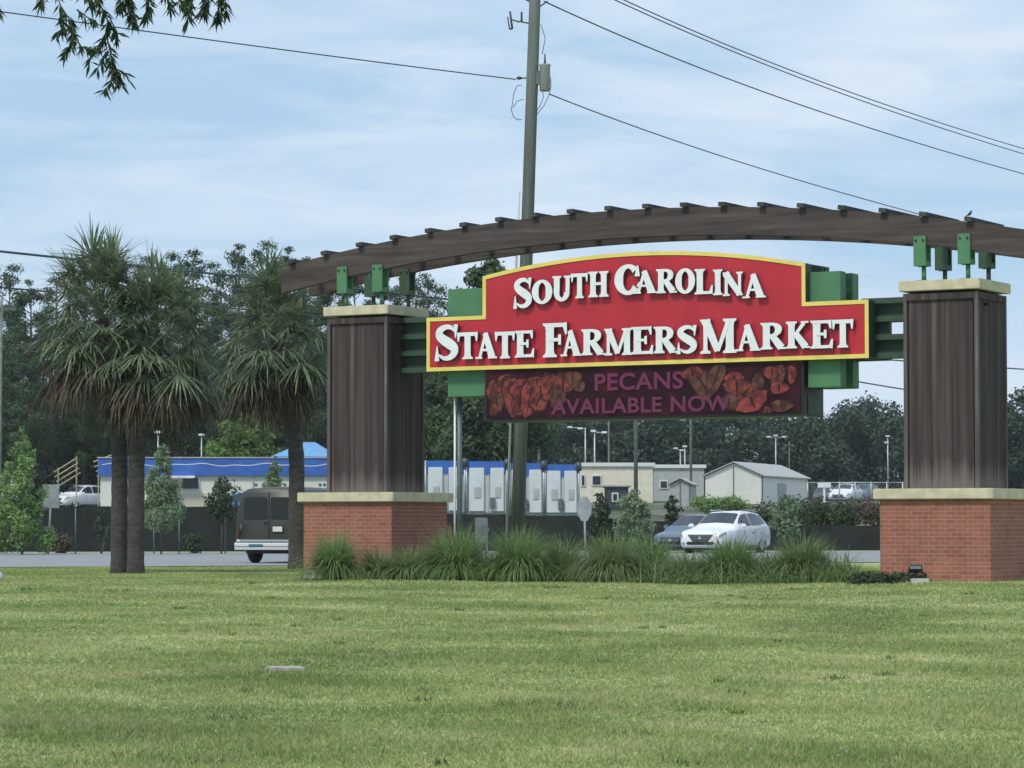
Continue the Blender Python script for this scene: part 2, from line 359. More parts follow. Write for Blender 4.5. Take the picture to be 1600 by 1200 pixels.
def quads_obj(V, name, material, parent, k=4):
    n = len(V)//k
    me = bpy.data.meshes.new(name)
    me.vertices.add(n*k); me.vertices.foreach_set('co', V.astype(np.float32).ravel())
    me.loops.add(n*k); me.loops.foreach_set('vertex_index', np.arange(n*k, dtype=np.int32))
    me.polygons.add(n); me.polygons.foreach_set('loop_start', np.arange(0, n*k, k, dtype=np.int32))
    me.polygons.foreach_set('loop_total', np.full(n, k, dtype=np.int32))
    me.materials.append(material); me.update(calc_edges=True); me.validate()
    o = bpy.data.objects.new(name, me); COL.objects.link(o)
    if parent is not None: o.parent = parent
    return o

# ================================================================== SETTING
def make_ground():
    ys = np.concatenate([np.linspace(-40, 15, 10), np.linspace(16, 75, 60), np.linspace(77, 110, 12), np.linspace(111, 220, 80), np.linspace(230, 500, 20), [600, 750, 900]])
    xs = np.concatenate([[-700, -450, -250, -120], np.linspace(-80, 80, 81), [120, 250, 450, 700]])
    X, Y = np.meshgrid(xs, ys); Z = ground_z(X, Y)
    nx = len(xs); V = np.stack([X, Y, Z], -1).reshape(-1, 3)
    Fs = [(j*nx+i, j*nx+i+1, (j+1)*nx+i+1, (j+1)*nx+i) for j in range(len(ys)-1) for i in range(nx-1)]
    me = bpy.data.meshes.new('ground'); me.from_pydata(V.tolist(), [], Fs); me.materials.append(M['lawn'])
    me.polygons.foreach_set('use_smooth', [True]*len(Fs))
    o = bpy.data.objects.new('ground', me); COL.objects.link(o); tag(o, kind='structure')
make_ground()
# road: near edge and far edge as lines in x,y
def near_e(x): return 73.5 + (x+12.7)*.42
def far_e(x): return 111 + (x+19)*.19
def strip(name, f0, f1, z, material, x0=-90, x1=90, n=30):
    mb = MB(); vs = []; 
    for i in range(n+1):
        x = x0+(x1-x0)*i/n; vs += [(x, f0(x), z), (x, f1(x), z)]
    mb.add(vs, [(2*i, 2*i+2, 2*i+3, 2*i+1) for i in range(n)])
    return mb.build(name, material)
XR = 45
tag(strip('road', near_e, far_e, .012, M['asphalt'], -110, XR), kind='structure')
tag(strip('gutter', lambda x: near_e(x)-.5, near_e, .02, M['concrete'], -110, XR), kind='structure')
tag(strip('edge_line', lambda x: near_e(x)+.6, lambda x: near_e(x)+.85, .020, M['lanepaint'], -110, XR), kind='structure')
tag(strip('far_edge_line', lambda x: far_e(x)-1.1, lambda x: far_e(x)-.7, .020, M['lanepaint'], -110, XR), kind='structure')
def mid(k): return lambda x: near_e(x)*(1-k)+far_e(x)*k
mb = MB()
for i in range(16):
    x0 = -100+i*9.0
    for k in (.42,):
        f = mid(k); x1 = x0+3.2
        mb.add([(x0, f(x0), .02), (x1, f(x1), .02), (x1, f(x1)+.3, .02), (x0, f(x0)+.3, .02)], [(0, 1, 2, 3)])
tag(mb.build('lane_markings', M['lanepaint']), kind='structure')

# lawn blades
def blade_material():
    m = M['lawn'].copy(); m.name = 'grass_blades'; t = m.node_tree; b = t.nodes['Principled BSDF']
    b.inputs['Roughness'].default_value = .6
    # translucency
    o = [n for n in t.nodes if n.type == 'OUTPUT_MATERIAL'][0]
    tr = N(t, 'ShaderNodeBsdfTranslucent'); mx = N(t, 'ShaderNodeMixShader'); mx.inputs[0].default_value = .35
    src = b.inputs['Base Color'].links[0].from_socket
    t.links.new(src, tr.inputs['Color']); t.links.new(b.outputs[0], mx.inputs[1]); t.links.new(tr.outputs[0], mx.inputs[2]); t.links.new(mx.outputs[0], o.inputs[0])
    return m
def make_grass():
    g = np.random.default_rng(3); n = 520000
    u = g.random(n); y = 16.5*(74/16.5)**u
    x = (g.random(n)-.5)*2*(y*.19+1.2)
    y2 = 14*(74/14)**g.random(260000); sd2 = np.where(g.random(260000) < .5, -1, 1); x2 = sd2*(y2*.18+1+g.random(260000)*7)
    x = np.concatenate([x, x2]); y = np.concatenate([y, y2])
    ok = y < near_e(x)-.6; x = x[ok]; y = y[ok]; n = len(x)
    # tufts: taller where a patch noise is high
    ph = np.sin(x*1.7+np.sin(y*.9)*2)+np.sin(y*1.3+x*.6+1)+np.sin(x*5.1+y*3.7)*.6
    h = (.018+.018*g.random(n)+.009*np.clip(ph, -1, 2))*np.where(g.random(n) < .02, 1.8, 1)
    h = np.clip(h, .015, .12)
    z = ground_z(x, y); an = g.random(n)*2*PI; wd = (.0035+.0035*g.random(n))*(1+y/26)
    lean = h*(.3+.8*g.random(n)); la = g.random(n)*2*PI
    dx = np.cos(an)*wd; dy = np.sin(an)*wd
    V = np.stack([np.stack([x-dx, y-dy, z-.005], 1), np.stack([x+dx, y+dy, z-.005], 1),
                  np.stack([x+np.cos(la)*lean, y+np.sin(la)*lean, z+h], 1)], 1).reshape(-1, 3)
    M['blade'] = blade_material()
    o = quads_obj(V, 'lawn_grass', M['blade'], None, 3)
    tag(o, 'short mown grass covering the whole lawn', 'grass', kind='stuff')
make_grass()
def lawn_extras():
    g = np.random.default_rng(9); V = []
    W_ = []
    for k in range(60):
        y0 = 17*(54/17)**g.random(); x0 = (g.random()-.5)*2*(y0*.18+.5); R0 = .04+.15*g.random()**2; n = int(16+150*R0)
        a = g.random(n)*2*PI; rr = R0*np.sqrt(g.random(n)); x = x0+np.cos(a)*rr*1.6; y = y0+np.sin(a)*rr
        h = (.03+.035*g.random(n)); z = ground_z(x, y); an = g.random(n)*2*PI; wd = (.005+.004*g.random(n))*(1+y/30); la = g.random(n)*2*PI; ln = h*.8
        dx = np.cos(an)*wd; dy = np.sin(an)*wd
        W_.append(np.stack([np.stack([x-dx, y-dy, z-.004], 1), np.stack([x+dx, y+dy, z-.004], 1), np.stack([x+np.cos(la)*ln, y+np.sin(la)*ln, z+h], 1)], 1).reshape(-1, 3))
    o = quads_obj(np.concatenate(W_), 'lawn_weeds', M['lawnweed'], None, 3); tag(o, 'darker green tufts of weeds scattered through the lawn', 'weeds', kind='stuff')
    n = 320; y = 17*(54/17)**g.random(n); x = (g.random(n)-.5)*2*(y*.18+.5); cl = np.sin(x*1.3+y*.7)+np.sin(y*1.1-x*.5)+g.normal(size=n)*.5; ok = cl > .3; x = x[ok]; y = y[ok]; n = len(x)
    z = ground_z(x, y)+.045; r0 = .007+.004*g.random(n)
    c = np.stack([x, y, z], 1); e1 = np.stack([r0, 0*r0, 0*r0], 1); e2 = np.stack([0*r0, 0*r0, r0], 1); e3 = np.stack([0*r0, r0, 0*r0], 1)
    V = np.concatenate([np.stack([c-e1, c-e2, c+e1, c+e2], 1), np.stack([c-e1, c-e3, c+e1, c+e3], 1)]).reshape(-1, 3)
    o = quads_obj(V, 'clover_flowers', M['clover'], None, 4); tag(o, 'tiny white clover flower heads dotted through the lawn', 'clover', kind='stuff')
M['clover'] = mat('clover_white', (.5,.52,.45), .8)
M['lawnweed'] = leafmat('lawn_weed', (.12,.19,.065), (.20,.28,.10), 2.0, .3)
lawn_extras()

# ================================================================== GATE
AL = R(30.3)
U = Vector((math.cos(AL), -math.sin(AL), 0)); NV = Vector((-math.sin(AL), -math.cos(AL), 0))
CL = Vector((-2.727, 59.02, 0)); LG = 12.38
ROT = -AL                       # local x = U, local -y = NV
def gp(s, n, z): return CL + U*s + NV*n + Vector((0, 0, z))
def gsz(px, py, n):
    """gate coordinates (s along the gate, height) of an image point on the plane n"""
    P0 = CL + NV*n; d = at(px, py, 50) - Vector((0, 0, CZ))
    o = Vector((0, 0, CZ)); t = (P0-o).dot(NV)/d.dot(NV); q = o + d*t
    return (q-P0).dot(U), q.z
def pillar(s, z0, label, seed):
    rr = random.Random(seed)
    base = CL + U*s
    t = empty('brick_pillar', (base.x, base.y, z0), ROT, label, 'pillar', 'pillars of the market gateway')
    L = lambda z: z-z0
    mb = MB(); mb.box((0, 0, (L(1.51)-.15)/2), (2.08, 2.08, L(1.51)+.15), bev=.006); mb.build('brick_base', M['brick'], t)
    mb = MB(); mb.box((0, 0, L(1.605)), (2.27, 2.27, .19), bev=.015); mb.build('stone_ledge', M['stone'], t)
    # stained timber tower of upright boards
    mb = MB(); zb, zt = L(1.70), L(5.19); H = zt-zb
    mb.box((0, 0, (zb+zt)/2), (1.30, 1.30, H))
    nb = 9; wv = 1.22/nb
    for side in range(4):
        Mx = Matrix.Rotation(side*PI/2, 4, 'Z')
        for k in range(nb):
            th = .03+rr.random()*.004; x = -.61+wv*(k+.5)
            mb.box(None, (wv-.004, th, H-.004), M=Mx @ Matrix.Translation((x, -.65-th/2+.001, (zb+zt)/2+rr.uniform(-.002, .002))))
        mb.box(None, (1.30, .05, .11), M=Mx @ Matrix.Translation((0, -.70, zt-.075)))
    mb.build('timber_column', M['timber'], t)
    mb = MB()
    for sx in (-1, 1):
        for sy in (-1, 1):
            mb.box((sx*.672, sy*.672, (zb+zt)/2), (.075, .075, H-.01), bev=.006)
    mb.build('corner_boards', M['timber_edge'], t)
    mb = MB(); mb.box((0, 0, L(5.315)), (1.54, 1.54, .185), bev=.012); mb.build('stone_cap', M['stone'], t)
    for sx in (-1, 1):
        mb = MB(); mb.tube([(sx*.68, -.3, zt-.22), (sx*.80, -.3, zt-.22)], .028, 8); mb.build('bolt', M['black'], t)
    return t
pillar(0, 0.0, 'left brick and timber gateway pillar beside the single palm', 1)
pillar(LG, 0.11, 'right brick and timber gateway pillar beside the low spotlight', 2)

# arched trellis
arch = empty('arched_trellis', gp(LG/2, 0, 5.41), ROT, 'brown curved timber trellis spanning both gateway pillars above the red sign', 'trellis')
def al(s, n, z): return (s-LG/2, -n, z-5.41)      # local coordinates in any gate-centred empty at height 5.41
NF = .50
tops = [gsz(a, b, NF+.07) for a, b in ((440,419),(494,404),(540,391),(603,377),(659,365),(728,354),(831,341),(900,335),(1015,327),(1132,322),(1262,326),(1350,332),(1442,339),(1510,346),(1600,357))]
bots = [gsz(a, b, NF+.07) for a, b in ((445,457),(525,437),(597,421),(681,402),(760,391),(900,377),(1000,371),(1132,368),(1262,370),(1420,379),(1500,388),(1600,401))]
ct = np.polyfit([p[0] for p in tops], [p[1] for p in tops], 2); cb_ = np.polyfit([p[0] for p in bots], [p[1] for p in bots], 2)
S0 = gsz(440, 430, NF+.07)[0]
S1 = LG - S0                                     # symmetrical far end
def ztop(s): return float(np.polyval(ct, s))
def zbot(s): return float(np.polyval(cb_, s))
print('arch', S0, S1, ztop(0), zbot(0), ztop(LG), zbot(LG), ztop(6), zbot(6))
ROT_BEAM = []
for nm, n in (('curved_beam', NF), ('curved_beam', -NF)):
    mb = MB(); K = 40; vs = []
    ss = [S0+(S1-S0)*i/K for i in range(K+1)]
    for s in ss:
        for dn, zz in ((.075, zbot(s)), (.075, ztop(s)), (-.075, ztop(s)), (-.075, zbot(s))): vs.append(al(s, n+dn, zz))
    fs = []
    for i in range(K):
        for k in range(4): fs.append((4*i+k, 4*i+(k+1)%4, 4*i+4+(k+1)%4, 4*i+4+k))
    fs += [(0, 3, 2, 1), (4*K, 4*K+1, 4*K+2, 4*K+3)]
    mb.add(vs, fs); mb.build(nm, M['beam'], arch)
# cross slats
spx = [(505,388),(560,375),(613,361),(668,352),(722,343),(778,337),(833,331),(890,323),(949,318),(1008,315),(1067,313),(1127,312),(1188,311),(1250,313),(1314,316),(1378,319),(1441,326),(1512,337)]
sl_s = [gsz(a, b, .68)[0] for a, b in spx]
dsp = (sl_s[-1]-sl_s[0])/(len(sl_s)-1)
sl_s = [sl_s[0]-dsp] + sl_s
print('slats', dsp, sl_s[0], sl_s[-1])
for s in sl_s:
    if s > S1-.1: continue
    mb = MB(); a = math.atan((ztop(s+.1)-ztop(s-.1))/.2)
    T = Matrix.Translation(al(s, -.12, ztop(s)+.045)) @ Matrix.Rotation(-a, 4, 'Y')
    mb.box(None, (.14, 1.60, .082), M=T, bev=.006); mb.build('cross_slat', M['slat'], arch)
# green brackets
for sp_ in (0, LG):
    for ds in (-.42, .42):
        for n in (NF, -NF):
            s = sp_+ds; zb = zbot(s); zt = ztop(s)
            br = MB()
            e = .105
            bot = 5.68
            for sg in (1, -1):
                br.box(al(s, n+sg*e, bot+.26+.01), (.235, .045, .54), bev=.004)
            br.box(al(s, n, bot+.05), (.225, .165, .09))
            o = br.build('beam_bracket', M['green'] if n > 0 else M['shadegreen'], arch)
            ps = MB(); c = al(s+.03, n, 0); ps.tube([(c[0], c[1], .0), (c[0], c[1], bot-5.41+.01)], .042, 12)
            ps.box((c[0], c[1], .008), (.2, .2, .02)); ps.build('bracket_post', M['green'] if n > 0 else M['shadegreen'], o)
            for dx in (-.07, .07):
                for sg in (1, -1):
                    bl = MB(); q = al(s+dx, n+sg*(e+.02), bot+.46); q2 = al(s+dx, n+sg*(e+.045), bot+.46); bl.tube([q, q2], .019, 8); bl.build('bolt', M['black'], o)

# ------------------------------------------------------------------ sign
NFACE = .52                                       # front face of the red panel
sign = empty('market_sign', gp(LG/2, 0, 0), ROT, 'red sign with yellow edge and white South Carolina State Farmers Market lettering', 'sign')
def sg(px, py, n=NFACE): return gsz(px, py, n)
def sl_(s, n, z): return (s-LG/2, -n, z)
xl, zbl = sg(667, 579); xr, zbr = sg(1358, 561)
zb_ = (zbl+zbr)/2
xs1, zsh = sg(754.5, 490); xs2, zs2 = sg(1259, 472)
zst = (zsh + sg(667, 497)[1] + zs2 + sg(1358, 471)[1])/4
print('sign', xl, xr, zbl, zbr, xs1, xs2, zsh, zs2, sg(667, 497)[1], sg(1358, 471)[1])
arcp = [sg(a, b) for a, b in ((755,432),(810,418),(880,405),(960,396),(1040,393),(1120,394),(1200,402),(1258,411))]
ca = np.polyfit([p[0] for p in arcp], [p[1] for p in arcp], 2)
def outline(ins):
    """stepped outline with arched top, inset by ins"""
    pts = [(xl+ins, zb_+ins), (xr-ins, zb_+ins), (xr-ins, zst-ins), (xs2-ins, zst-ins)]
    K = 24
    for i in range(K+1):
        s = (xs2-ins)+((xs1+ins)-(xs2-ins))*i/K
        pts.append((s, float(np.polyval(ca, s))-ins))
    pts += [(xs1+ins, zst-ins), (xl+ins, zst-ins)]
    return pts
f = lambda a, b, d: sl_(a, d, b)
for sgn in (1, -1):
    g_ = (lambda a, b, d: sl_(a, d, b)) if sgn == 1 else (lambda a, b, d: sl_(a, -d, b))
    mb = MB(); O = outline(0); I = outline(.075)
    n = len(O)
    # edge frame: ring with thickness
    d0, d1 = NFACE-.16, NFACE+.015
    vs = [g_(a, b, d1) for a, b in O]+[g_(a, b, d1) for a, b in I]+[g_(a, b, d0) for a, b in O]+[g_(a, b, d0) for a, b in I]
    fs = []
    for i in range(n):
        j = (i+1) % n
        mb.add([vs[k] for k in (i, j, n+j, n+i)], [(0, 1, 2, 3)], 0); mb.add([vs[k] for k in (2*n+j, j, i, 2*n+i)], [(0, 1, 2, 3)], 1)
        mb.add([vs[k] for k in (n+i, n+j, 3*n+j, 3*n+i)], [(0, 1, 2, 3)], 0)
        mb.add([vs[k] for k in (2*n+i, 3*n+i, 3*n+j, 2*n+j)], [(0, 1, 2, 3)], 1)
    mb.build('yellow_border', [M['yellow'], M['dgreen']], sign)
    mb = MB(); mb.prism(outline(.073), g_, NFACE-.14, NFACE); o = mb.build('red_panel', M['red'], sign)
    if sgn == 1: front_panel = o
    mb = MB(); mb.prism(outline(.02), g_, .22, NFACE-.162); mb.build('green_backing', M['dgreen'], sign)
# green cabinets behind the panel
gx0 = sg(705, 500, .2)[0]; gx1 = sg(1318, 500, .2)[0]; gt = (sg(705, 450, .2)[1]+sg(1318, 427, .2)[1])/2; gb = (sg(705, 620, .2)[1]+sg(1318, 606, .2)[1])/2
print('cab', gx0, gx1, gt, gb)
for n0, n1, dx in ((.335, .075, 0), (-.20, -.50, .0)):
    a, b = (gx0, xs1+.05), (xs2-.05, gx1)
    for p, q in (a, b):
        mb = MB(); mb.box(sl_((p+q)/2+dx, (n0+n1)/2, (gt+gb)/2), (q-p, n0-n1-.01, gt-gb), bev=.01); mb.build('green_cabinet', M['green'], sign)
# horizontal arms to the pillars
for zc in [zb_+.02+ k*(zst-zb_-.06)/3 for k in range(4)]:
    for p, q in ((.70, xl+.3), (xr-.3, LG-.70)):
        for n in (.12, -.12):
            mb = MB(); mb.box(sl_((p+q)/2, n, zc+.04), (q-p, .10, .10)); mb.build('support_arm', M['dgreen'], sign)
H3 = (zst-zb_-.06)/3
for k, fr0, fr1 in ((0, 0, 1), (1, 0, .45), (2, 0, 1)):
    z_ = zb_+.02+H3*(k+.5)+.04
    p, q = xr-.3, LG-.70; a_, b_ = p+(q-p)*fr0, p+(q-p)*fr1
    mb = MB(); mb.box(sl_((a_+b_)/2, -.02, z_), (b_-a_, .06, H3-.10)); mb.build('infill_panel', M['dgreen'], sign)
    p, q = .70, xl+.3
    mb = MB(); mb.box(sl_((p+q)/2, -.02, z_), (q-p, .06, H3-.10)); mb.build('infill_panel', M['dgreen'], sign)
for p in (xl+.16, xr-.16):
    mb = MB(); mb.box(sl_(p, 0, (zb_+zst)/2+.02), (.24, .42, zst-zb_-.02)); mb.build('end_frame', M['dgreen'], sign)
# leg under the left green cabinet
lx = sg(718, 640, .0)[0]
mb = MB(); mb.tube([sl_(lx, .0, -.1), sl_(lx, .0, gb+.02)], .05, 12); mb.build('post', M['dsteel'], sign)
mb = MB(); mb.tube([sl_(lx-.07, .06, -.1), sl_(lx-.07, .06, gb)], .022, 8); mb.build('conduit', M['white'], sign)

# ------------------------------------------------------------------ lettering (own slab-serif capitals)
def ribbon(pts, ws, dense=7):
    P = [np.array(p, float) for p in pts]; n = len(P)
    if n == 2: q = [P[0], P[1]]; W = list(ws)
    else:
        q = []; W = []
        for i in range(n-1):
            p0, p1, p2, p3 = P[max(i-1, 0)], P[i], P[i+1], P[min(i+2, n-1)]
            for k in range(dense):
                t = k/dense
                q.append(.5*((2*p1)+(p2-p0)*t+(2*p0-5*p1+4*p2-p3)*t*t+(3*p1-p0-3*p2+p3)*t**3)); W.append(ws[i]*(1-t)+ws[i+1]*t)
        q.append(P[-1]); W.append(ws[-1])
    L = []; Rr = []
    for i in range(len(q)):
        d = q[min(i+1, len(q)-1)]-q[max(i-1, 0)]; d = d/np.linalg.norm(d); nrm = np.array([-d[1], d[0]])
        L.append(q[i]+nrm*W[i]/2); Rr.append(q[i]-nrm*W[i]/2)
    return L, Rr
def stem(x, w, y0=0, y1=1, sw=None):
    sw = sw or w*1.75
    h = [(y0, sw), (y0+.055, sw*.97), (y0+.10, w*1.15), (y0+.2, w), (y1-.2, w), (y1-.10, w*1.15), (y1-.055, sw*.97), (y1, sw)]
    L = [np.array((x-ww/2, y)) for y, ww in h]; Rr = [np.array((x+ww/2, y)) for y, ww in h]
    return (L, Rr)
def bar(x0, y0, x1, y1, w0, w1=None):
    return ribbon([(x0, y0), (x1, y1)], [w0, w1 or w0])
def footed(x, y, w): return ribbon([(x-w/2, y), (x+w/2, y)], [.07, .07])
def ell(cx, cy, rx, ry, a0, a1, wh, wv, k=18, e0=1, e1=1):
    pts = []; ws = []
    L = []; Rr = []
    for i in range(k+1):
        a = R(a0+(a1-a0)*i/k); c, s = math.cos(a), math.sin(a)
        th = abs(c)*wh+(1-abs(c))*wv
        t = i/k; 
        if e0 != 1 and t < .15: th *= e0+(1-e0)*t/.15
        if e1 != 1 and t > .85: th *= e1+(1-e1)*(1-t)/.15
        L.append(np.array((cx+c*rx, cy+s*ry))); Rr.append(np.array((cx+c*(rx-th), cy+s*(ry-th))))
    return (L, Rr)
G = {
 'I': (.48, [stem(.24, .26)]),
 'L': (.82, [stem(.26, .25), bar(.14,.055,.76,.055,.11), bar(.70,.0,.76,.34,.16,.06)]),
 'T': (.86, [stem(.43, .25, 0, 1), bar(.04,.93,.82,.93,.14), bar(.07,1.0,.05,.66,.16,.05), bar(.79,1.0,.81,.66,.16,.05)]),
 'H': (.96, [stem(.25, .24), stem(.72, .24), bar(.25,.52,.72,.52,.11)]),
 'E': (.84, [stem(.26, .25), bar(.14,.055,.78,.055,.11), bar(.72,0,.79,.32,.16,.06), bar(.14,.945,.74,.945,.11), bar(.69,1,.74,.70,.15,.05), bar(.26,.51,.56,.51,.10), bar(.56,.66,.56,.36,.09)]),
 'F': (.80, [stem(.26, .25), bar(.14,.94,.76,.94,.12), bar(.71,1,.77,.66,.16,.05), bar(.26,.51,.56,.51,.10), bar(.57,.66,.57,.36,.09)]),
 'N': (.98, [stem(.20, .13, sw=.32), stem(.79, .13, sw=.30), bar(.16,.97,.80,.04,.30,.24)]),
 'M': (1.2, [stem(.20, .13, sw=.34), stem(.98, .25), bar(.20,.97,.60,.07,.27,.20), bar(.60,.07,.95,.95,.12,.14)]),
 'A': (.98, [bar(.47,.98,.20,.03,.12,.12), bar(.44,.97,.75,.03,.22,.30), bar(.28,.33,.62,.33,.09), footed(.17,.035,.30), footed(.77,.035,.40)]),
 'U': (.94, [([np.array((x, y)) for x, y in ((.08,1),(.09,.945),(.15,.9),(.15,.5))], [np.array((x, y)) for x, y in ((.48,1),(.47,.945),(.40,.9),(.40,.5))]), 
             ([np.array((x, y)) for x, y in ((.58,1),(.59,.945),(.67,.9),(.67,.5))], [np.array((x, y)) for x, y in ((.92,1),(.91,.945),(.84,.9),(.84,.5))]),
             ell(.495,.36,.345,.36,180,360,.24,.14), bar(.15+.125,.52,.15+.125,.34,.25), bar(.84-.085,.52,.84-.085,.34,.17)]),
 'O': (.94, [ell(.47,.5,.43,.52,0,360,.28,.12,k=36)]),
 'C': (.90, [ell(.48,.5,.44,.53,48,318,.28,.13,k=30), bar(.78,.97,.77,.60,.05,.17), bar(.80,.24,.83,.40,.10,.03)]),
 'R': (.98, [stem(.26, .25), ([np.array(p) for p in ((.26,.995),(.52,.995),(.70,.95),(.80,.85),(.82,.74),(.78,.61),(.66,.51),(.50,.47),(.26,.47))], [np.array(p) for p in ((.26,.89),(.46,.89),(.53,.86),(.56,.81),(.57,.74),(.56,.66),(.52,.60),(.46,.57),(.26,.57))]),
             bar(.46,.52,.80,.05,.22,.28), footed(.82,.035,.32)]),
 'K': (1.0, [stem(.26, .25), bar(.34,.42,.76,.94,.11,.14), footed(.78,.965,.30), bar(.42,.56,.82,.04,.22,.28), footed(.83,.035,.33)]),
 'S': (.84, [ribbon([(.70,.80),(.56,.92),(.38,.93),(.22,.83),(.21,.70),(.33,.58),(.52,.46),(.66,.34),(.66,.19),(.52,.07),(.34,.06),(.18,.16)], [.05,.12,.15,.20,.24,.27,.29,.26,.21,.15,.11,.05], 5),
             bar(.72,.99,.72,.62,.05,.15), bar(.12,.42,.12,-.02,.15,.05)]),
}
G['S'][1][1:] = [bar(.72,1.0,.71,.62,.14,.03), bar(.14,.40,.13,-.02,.03,.15)]
def letter(ch, x0, y0, x1, y1):
    """ch drawn in the image box (x0..x1, y0 top..y1 bottom) of the sign face"""
    wd, parts = G[ch]
    a0, zt = sg((x0+x1)/2, y0, NFACE+.1); _, zb = sg((x0+x1)/2, y1, NFACE+.1)
    sA = sg(x0, y1, NFACE+.1)[0]; sB = sg(x1, y1, NFACE+.1)[0]
    allx = [p[0] for L, Rr in parts for p in L+Rr]; ally = [p[1] for L, Rr in parts for p in L+Rr]
    mx, Mx_, my, My = min(allx), max(allx), min(ally), max(ally)
    mb = MB()
    for k, (L, Rr) in enumerate(parts):
        dF = NFACE+.10+k*.0022; dB = NFACE+.03
        n = len(L); vs = []
        tf = lambda p, d: sl_(sA+(p[0]-mx)/(Mx_-mx)*(sB-sA), d, zb+(p[1]-my)/(My-my)*(zt-zb))
        for i in range(n): vs += [tf(L[i], dF), tf(Rr[i], dF), tf(L[i], dB), tf(Rr[i], dB)]
        for i in range(n-1):
            a = 4*i; b = a+4
            mb.add([vs[j] for j in (a, a+1, b+1, b)], [(0, 1, 2, 3)], 0)
            mb.add([vs[j] for j in (a, b, b+2, a+2)], [(0, 1, 2, 3)], 1)
            mb.add([vs[j] for j in (a+1, a+3, b+3, b+1)], [(0, 1, 2, 3)], 1)
            mb.add([vs[j] for j in (a+2, b+2, b+3, a+3)], [(0, 1, 2, 3)], 1)
        for e in (0, 4*(n-1)):
            mb.add([vs[j] for j in (e, e+2, e+3, e+1)], [(0, 1, 2, 3)], 1)
    return mb.build('letter', [M['white'], M['letside']], sign)
TXT = [('S',802,434,831,482),('O',831,437,863,475),('U',863,431,893,471),('T',892,427,919,466),('H',919,424,951,464),
 ('C',960,413,1000,461),('A',990,422,1027,459),('R',1025,420,1058,459),('O',1055,419,1086,459),('L',1085,420,1114,460),('I',1114,421,1129,461),('N',1129,423,1161,463),('A',1160,427,1197,466),
 ('S',679,507,716,564),('T',714,519,747,561),('A',743,519,777,561),('T',773,518,805,560),('E',804,516,835,559),
 ('F',848,504,886,558),('A',876,515,909,557),('R',908,514,946,556),('M',944,512,988,555),('E',986,510,1021,554),('R',1021,510,1059,553),('S',1057,508,1089,553),
 ('M',1094,497,1151,552),('A',1149,506,1189,549),('R',1188,504,1229,547),('K',1228,502,1266,546),('E',1266,500,1302,545),('T',1300,499,1334,543)]
for a in TXT: letter(*a)

# ------------------------------------------------------------------ LED display
ND = .46
dxl = sg(756, 600, ND)[0]; dxr = sg(1255, 600, ND)[0]
dzb = (sg(756, 656, ND)[1]+sg(1255, 652, ND)[1])/2; dzt = zb_-.004
print('led', dxl, dxr, dzb, dzt)
led = empty('led_display', gp((dxl+dxr)/2, 0, dzb), ROT, 'dark red electronic message board under the red sign reading pecans available now', 'display')
cx = (dxl+dxr)/2
def ll(s, n, z): return (s-cx, -n, z-dzb)
mb = MB(); mb.box(ll(cx, 0, (dzb+dzt)/2), (dxr-dxl, 2*ND-.04, dzt-dzb), bev=.01); mb.build('cabinet', M['black'], led)
# narrower dark back box seen at the right end
mb = MB(); mb.box(ll(cx, 0, dzb+.2), (dxr-dxl+.06, .5, .34)); mb.build('cabinet_end', M['dgreen'], led)
scr = bpy.data.materials.new('led_picture'); scr.use_nodes = True; t = scr.node_tree; b = t.nodes['Principled BSDF']; b.inputs['Base Color'].default_value = (.012,.005,.008,1); b.inputs['Roughness'].default_value = .7; b.inputs['Specular IOR Level'].default_value = .15
tc = N(t, 'ShaderNodeTexCoord'); mp = N(t, 'ShaderNodeMapping'); mp.inputs['Scale'].default_value = (1.6, 1, 2.6); t.links.new(tc.outputs['Object'], mp.inputs[0])
nz = N(t, 'ShaderNodeTexNoise'); nz.inputs['Scale'].default_value = 1.6; nz.inputs['Detail'].default_value = 6; t.links.new(mp.outputs[0], nz.inputs['Vector'])
r = N(t, 'ShaderNodeValToRGB'); r.color_ramp.elements[0].position = .38; r.color_ramp.elements[0].color = (.005,.002,.003,1); r.color_ramp.elements[1].position = .72; r.color_ramp.elements[1].color = (.035,.006,.008,1)
e = r.color_ramp.elements.new(.52); e.color = (.011,.002,.006,1)
t.links.new(nz.outputs['Fac'], r.inputs[0]); t.links.new(r.outputs[0], b.inputs['Emission Color']); b.inputs['Emission Strength'].default_value = 1
mb = MB(); mg = .05
mb.add([ll(dxl+mg, ND, dzb+mg), ll(dxr-mg, ND, dzb+mg), ll(dxr-mg, ND, dzt-.03), ll(dxl+mg, ND, dzt-.03)], [(0, 1, 2, 3)])
screen = mb.build('screen', scr, led)
# glowing pecans in the picture, flat on the screen
def pcmat(nm, c0, c1, sc=7):
    m = emis(nm, c0); t = m.node_tree; b = t.nodes['Principled BSDF']
    tc = N(t, 'ShaderNodeTexCoord'); mp = N(t, 'ShaderNodeMapping'); mp.inputs['Scale'].default_value = (1,1,1); t.links.new(tc.outputs['Object'], mp.inputs[0])
    nz = N(t, 'ShaderNodeTexNoise'); nz.inputs['Scale'].default_value = sc; nz.inputs['Detail'].default_value = 5; t.links.new(mp.outputs[0], nz.inputs['Vector'])
    r = N(t, 'ShaderNodeValToRGB'); r.color_ramp.elements[0].position = .38; r.color_ramp.elements[0].color = (*c0,1); r.color_ramp.elements[1].position = .62; r.color_ramp.elements[1].color = (*c1,1)
    t.links.new(nz.outputs['Fac'], r.inputs[0]); t.links.new(r.outputs[0], b.inputs['Emission Color']); return m
pm = [pcmat('pecan_red', (.045,.010,.009), (.18,.040,.027)), pcmat('pecan_brown', (.035,.014,.010), (.095,.042,.028)), pcmat('pecan_pink', (.07,.013,.016), (.21,.038,.034))]
pm.append(emis('pecan_outline', (.016,.005,.007)))  # dark outline and crease drawn on each pictured pecan
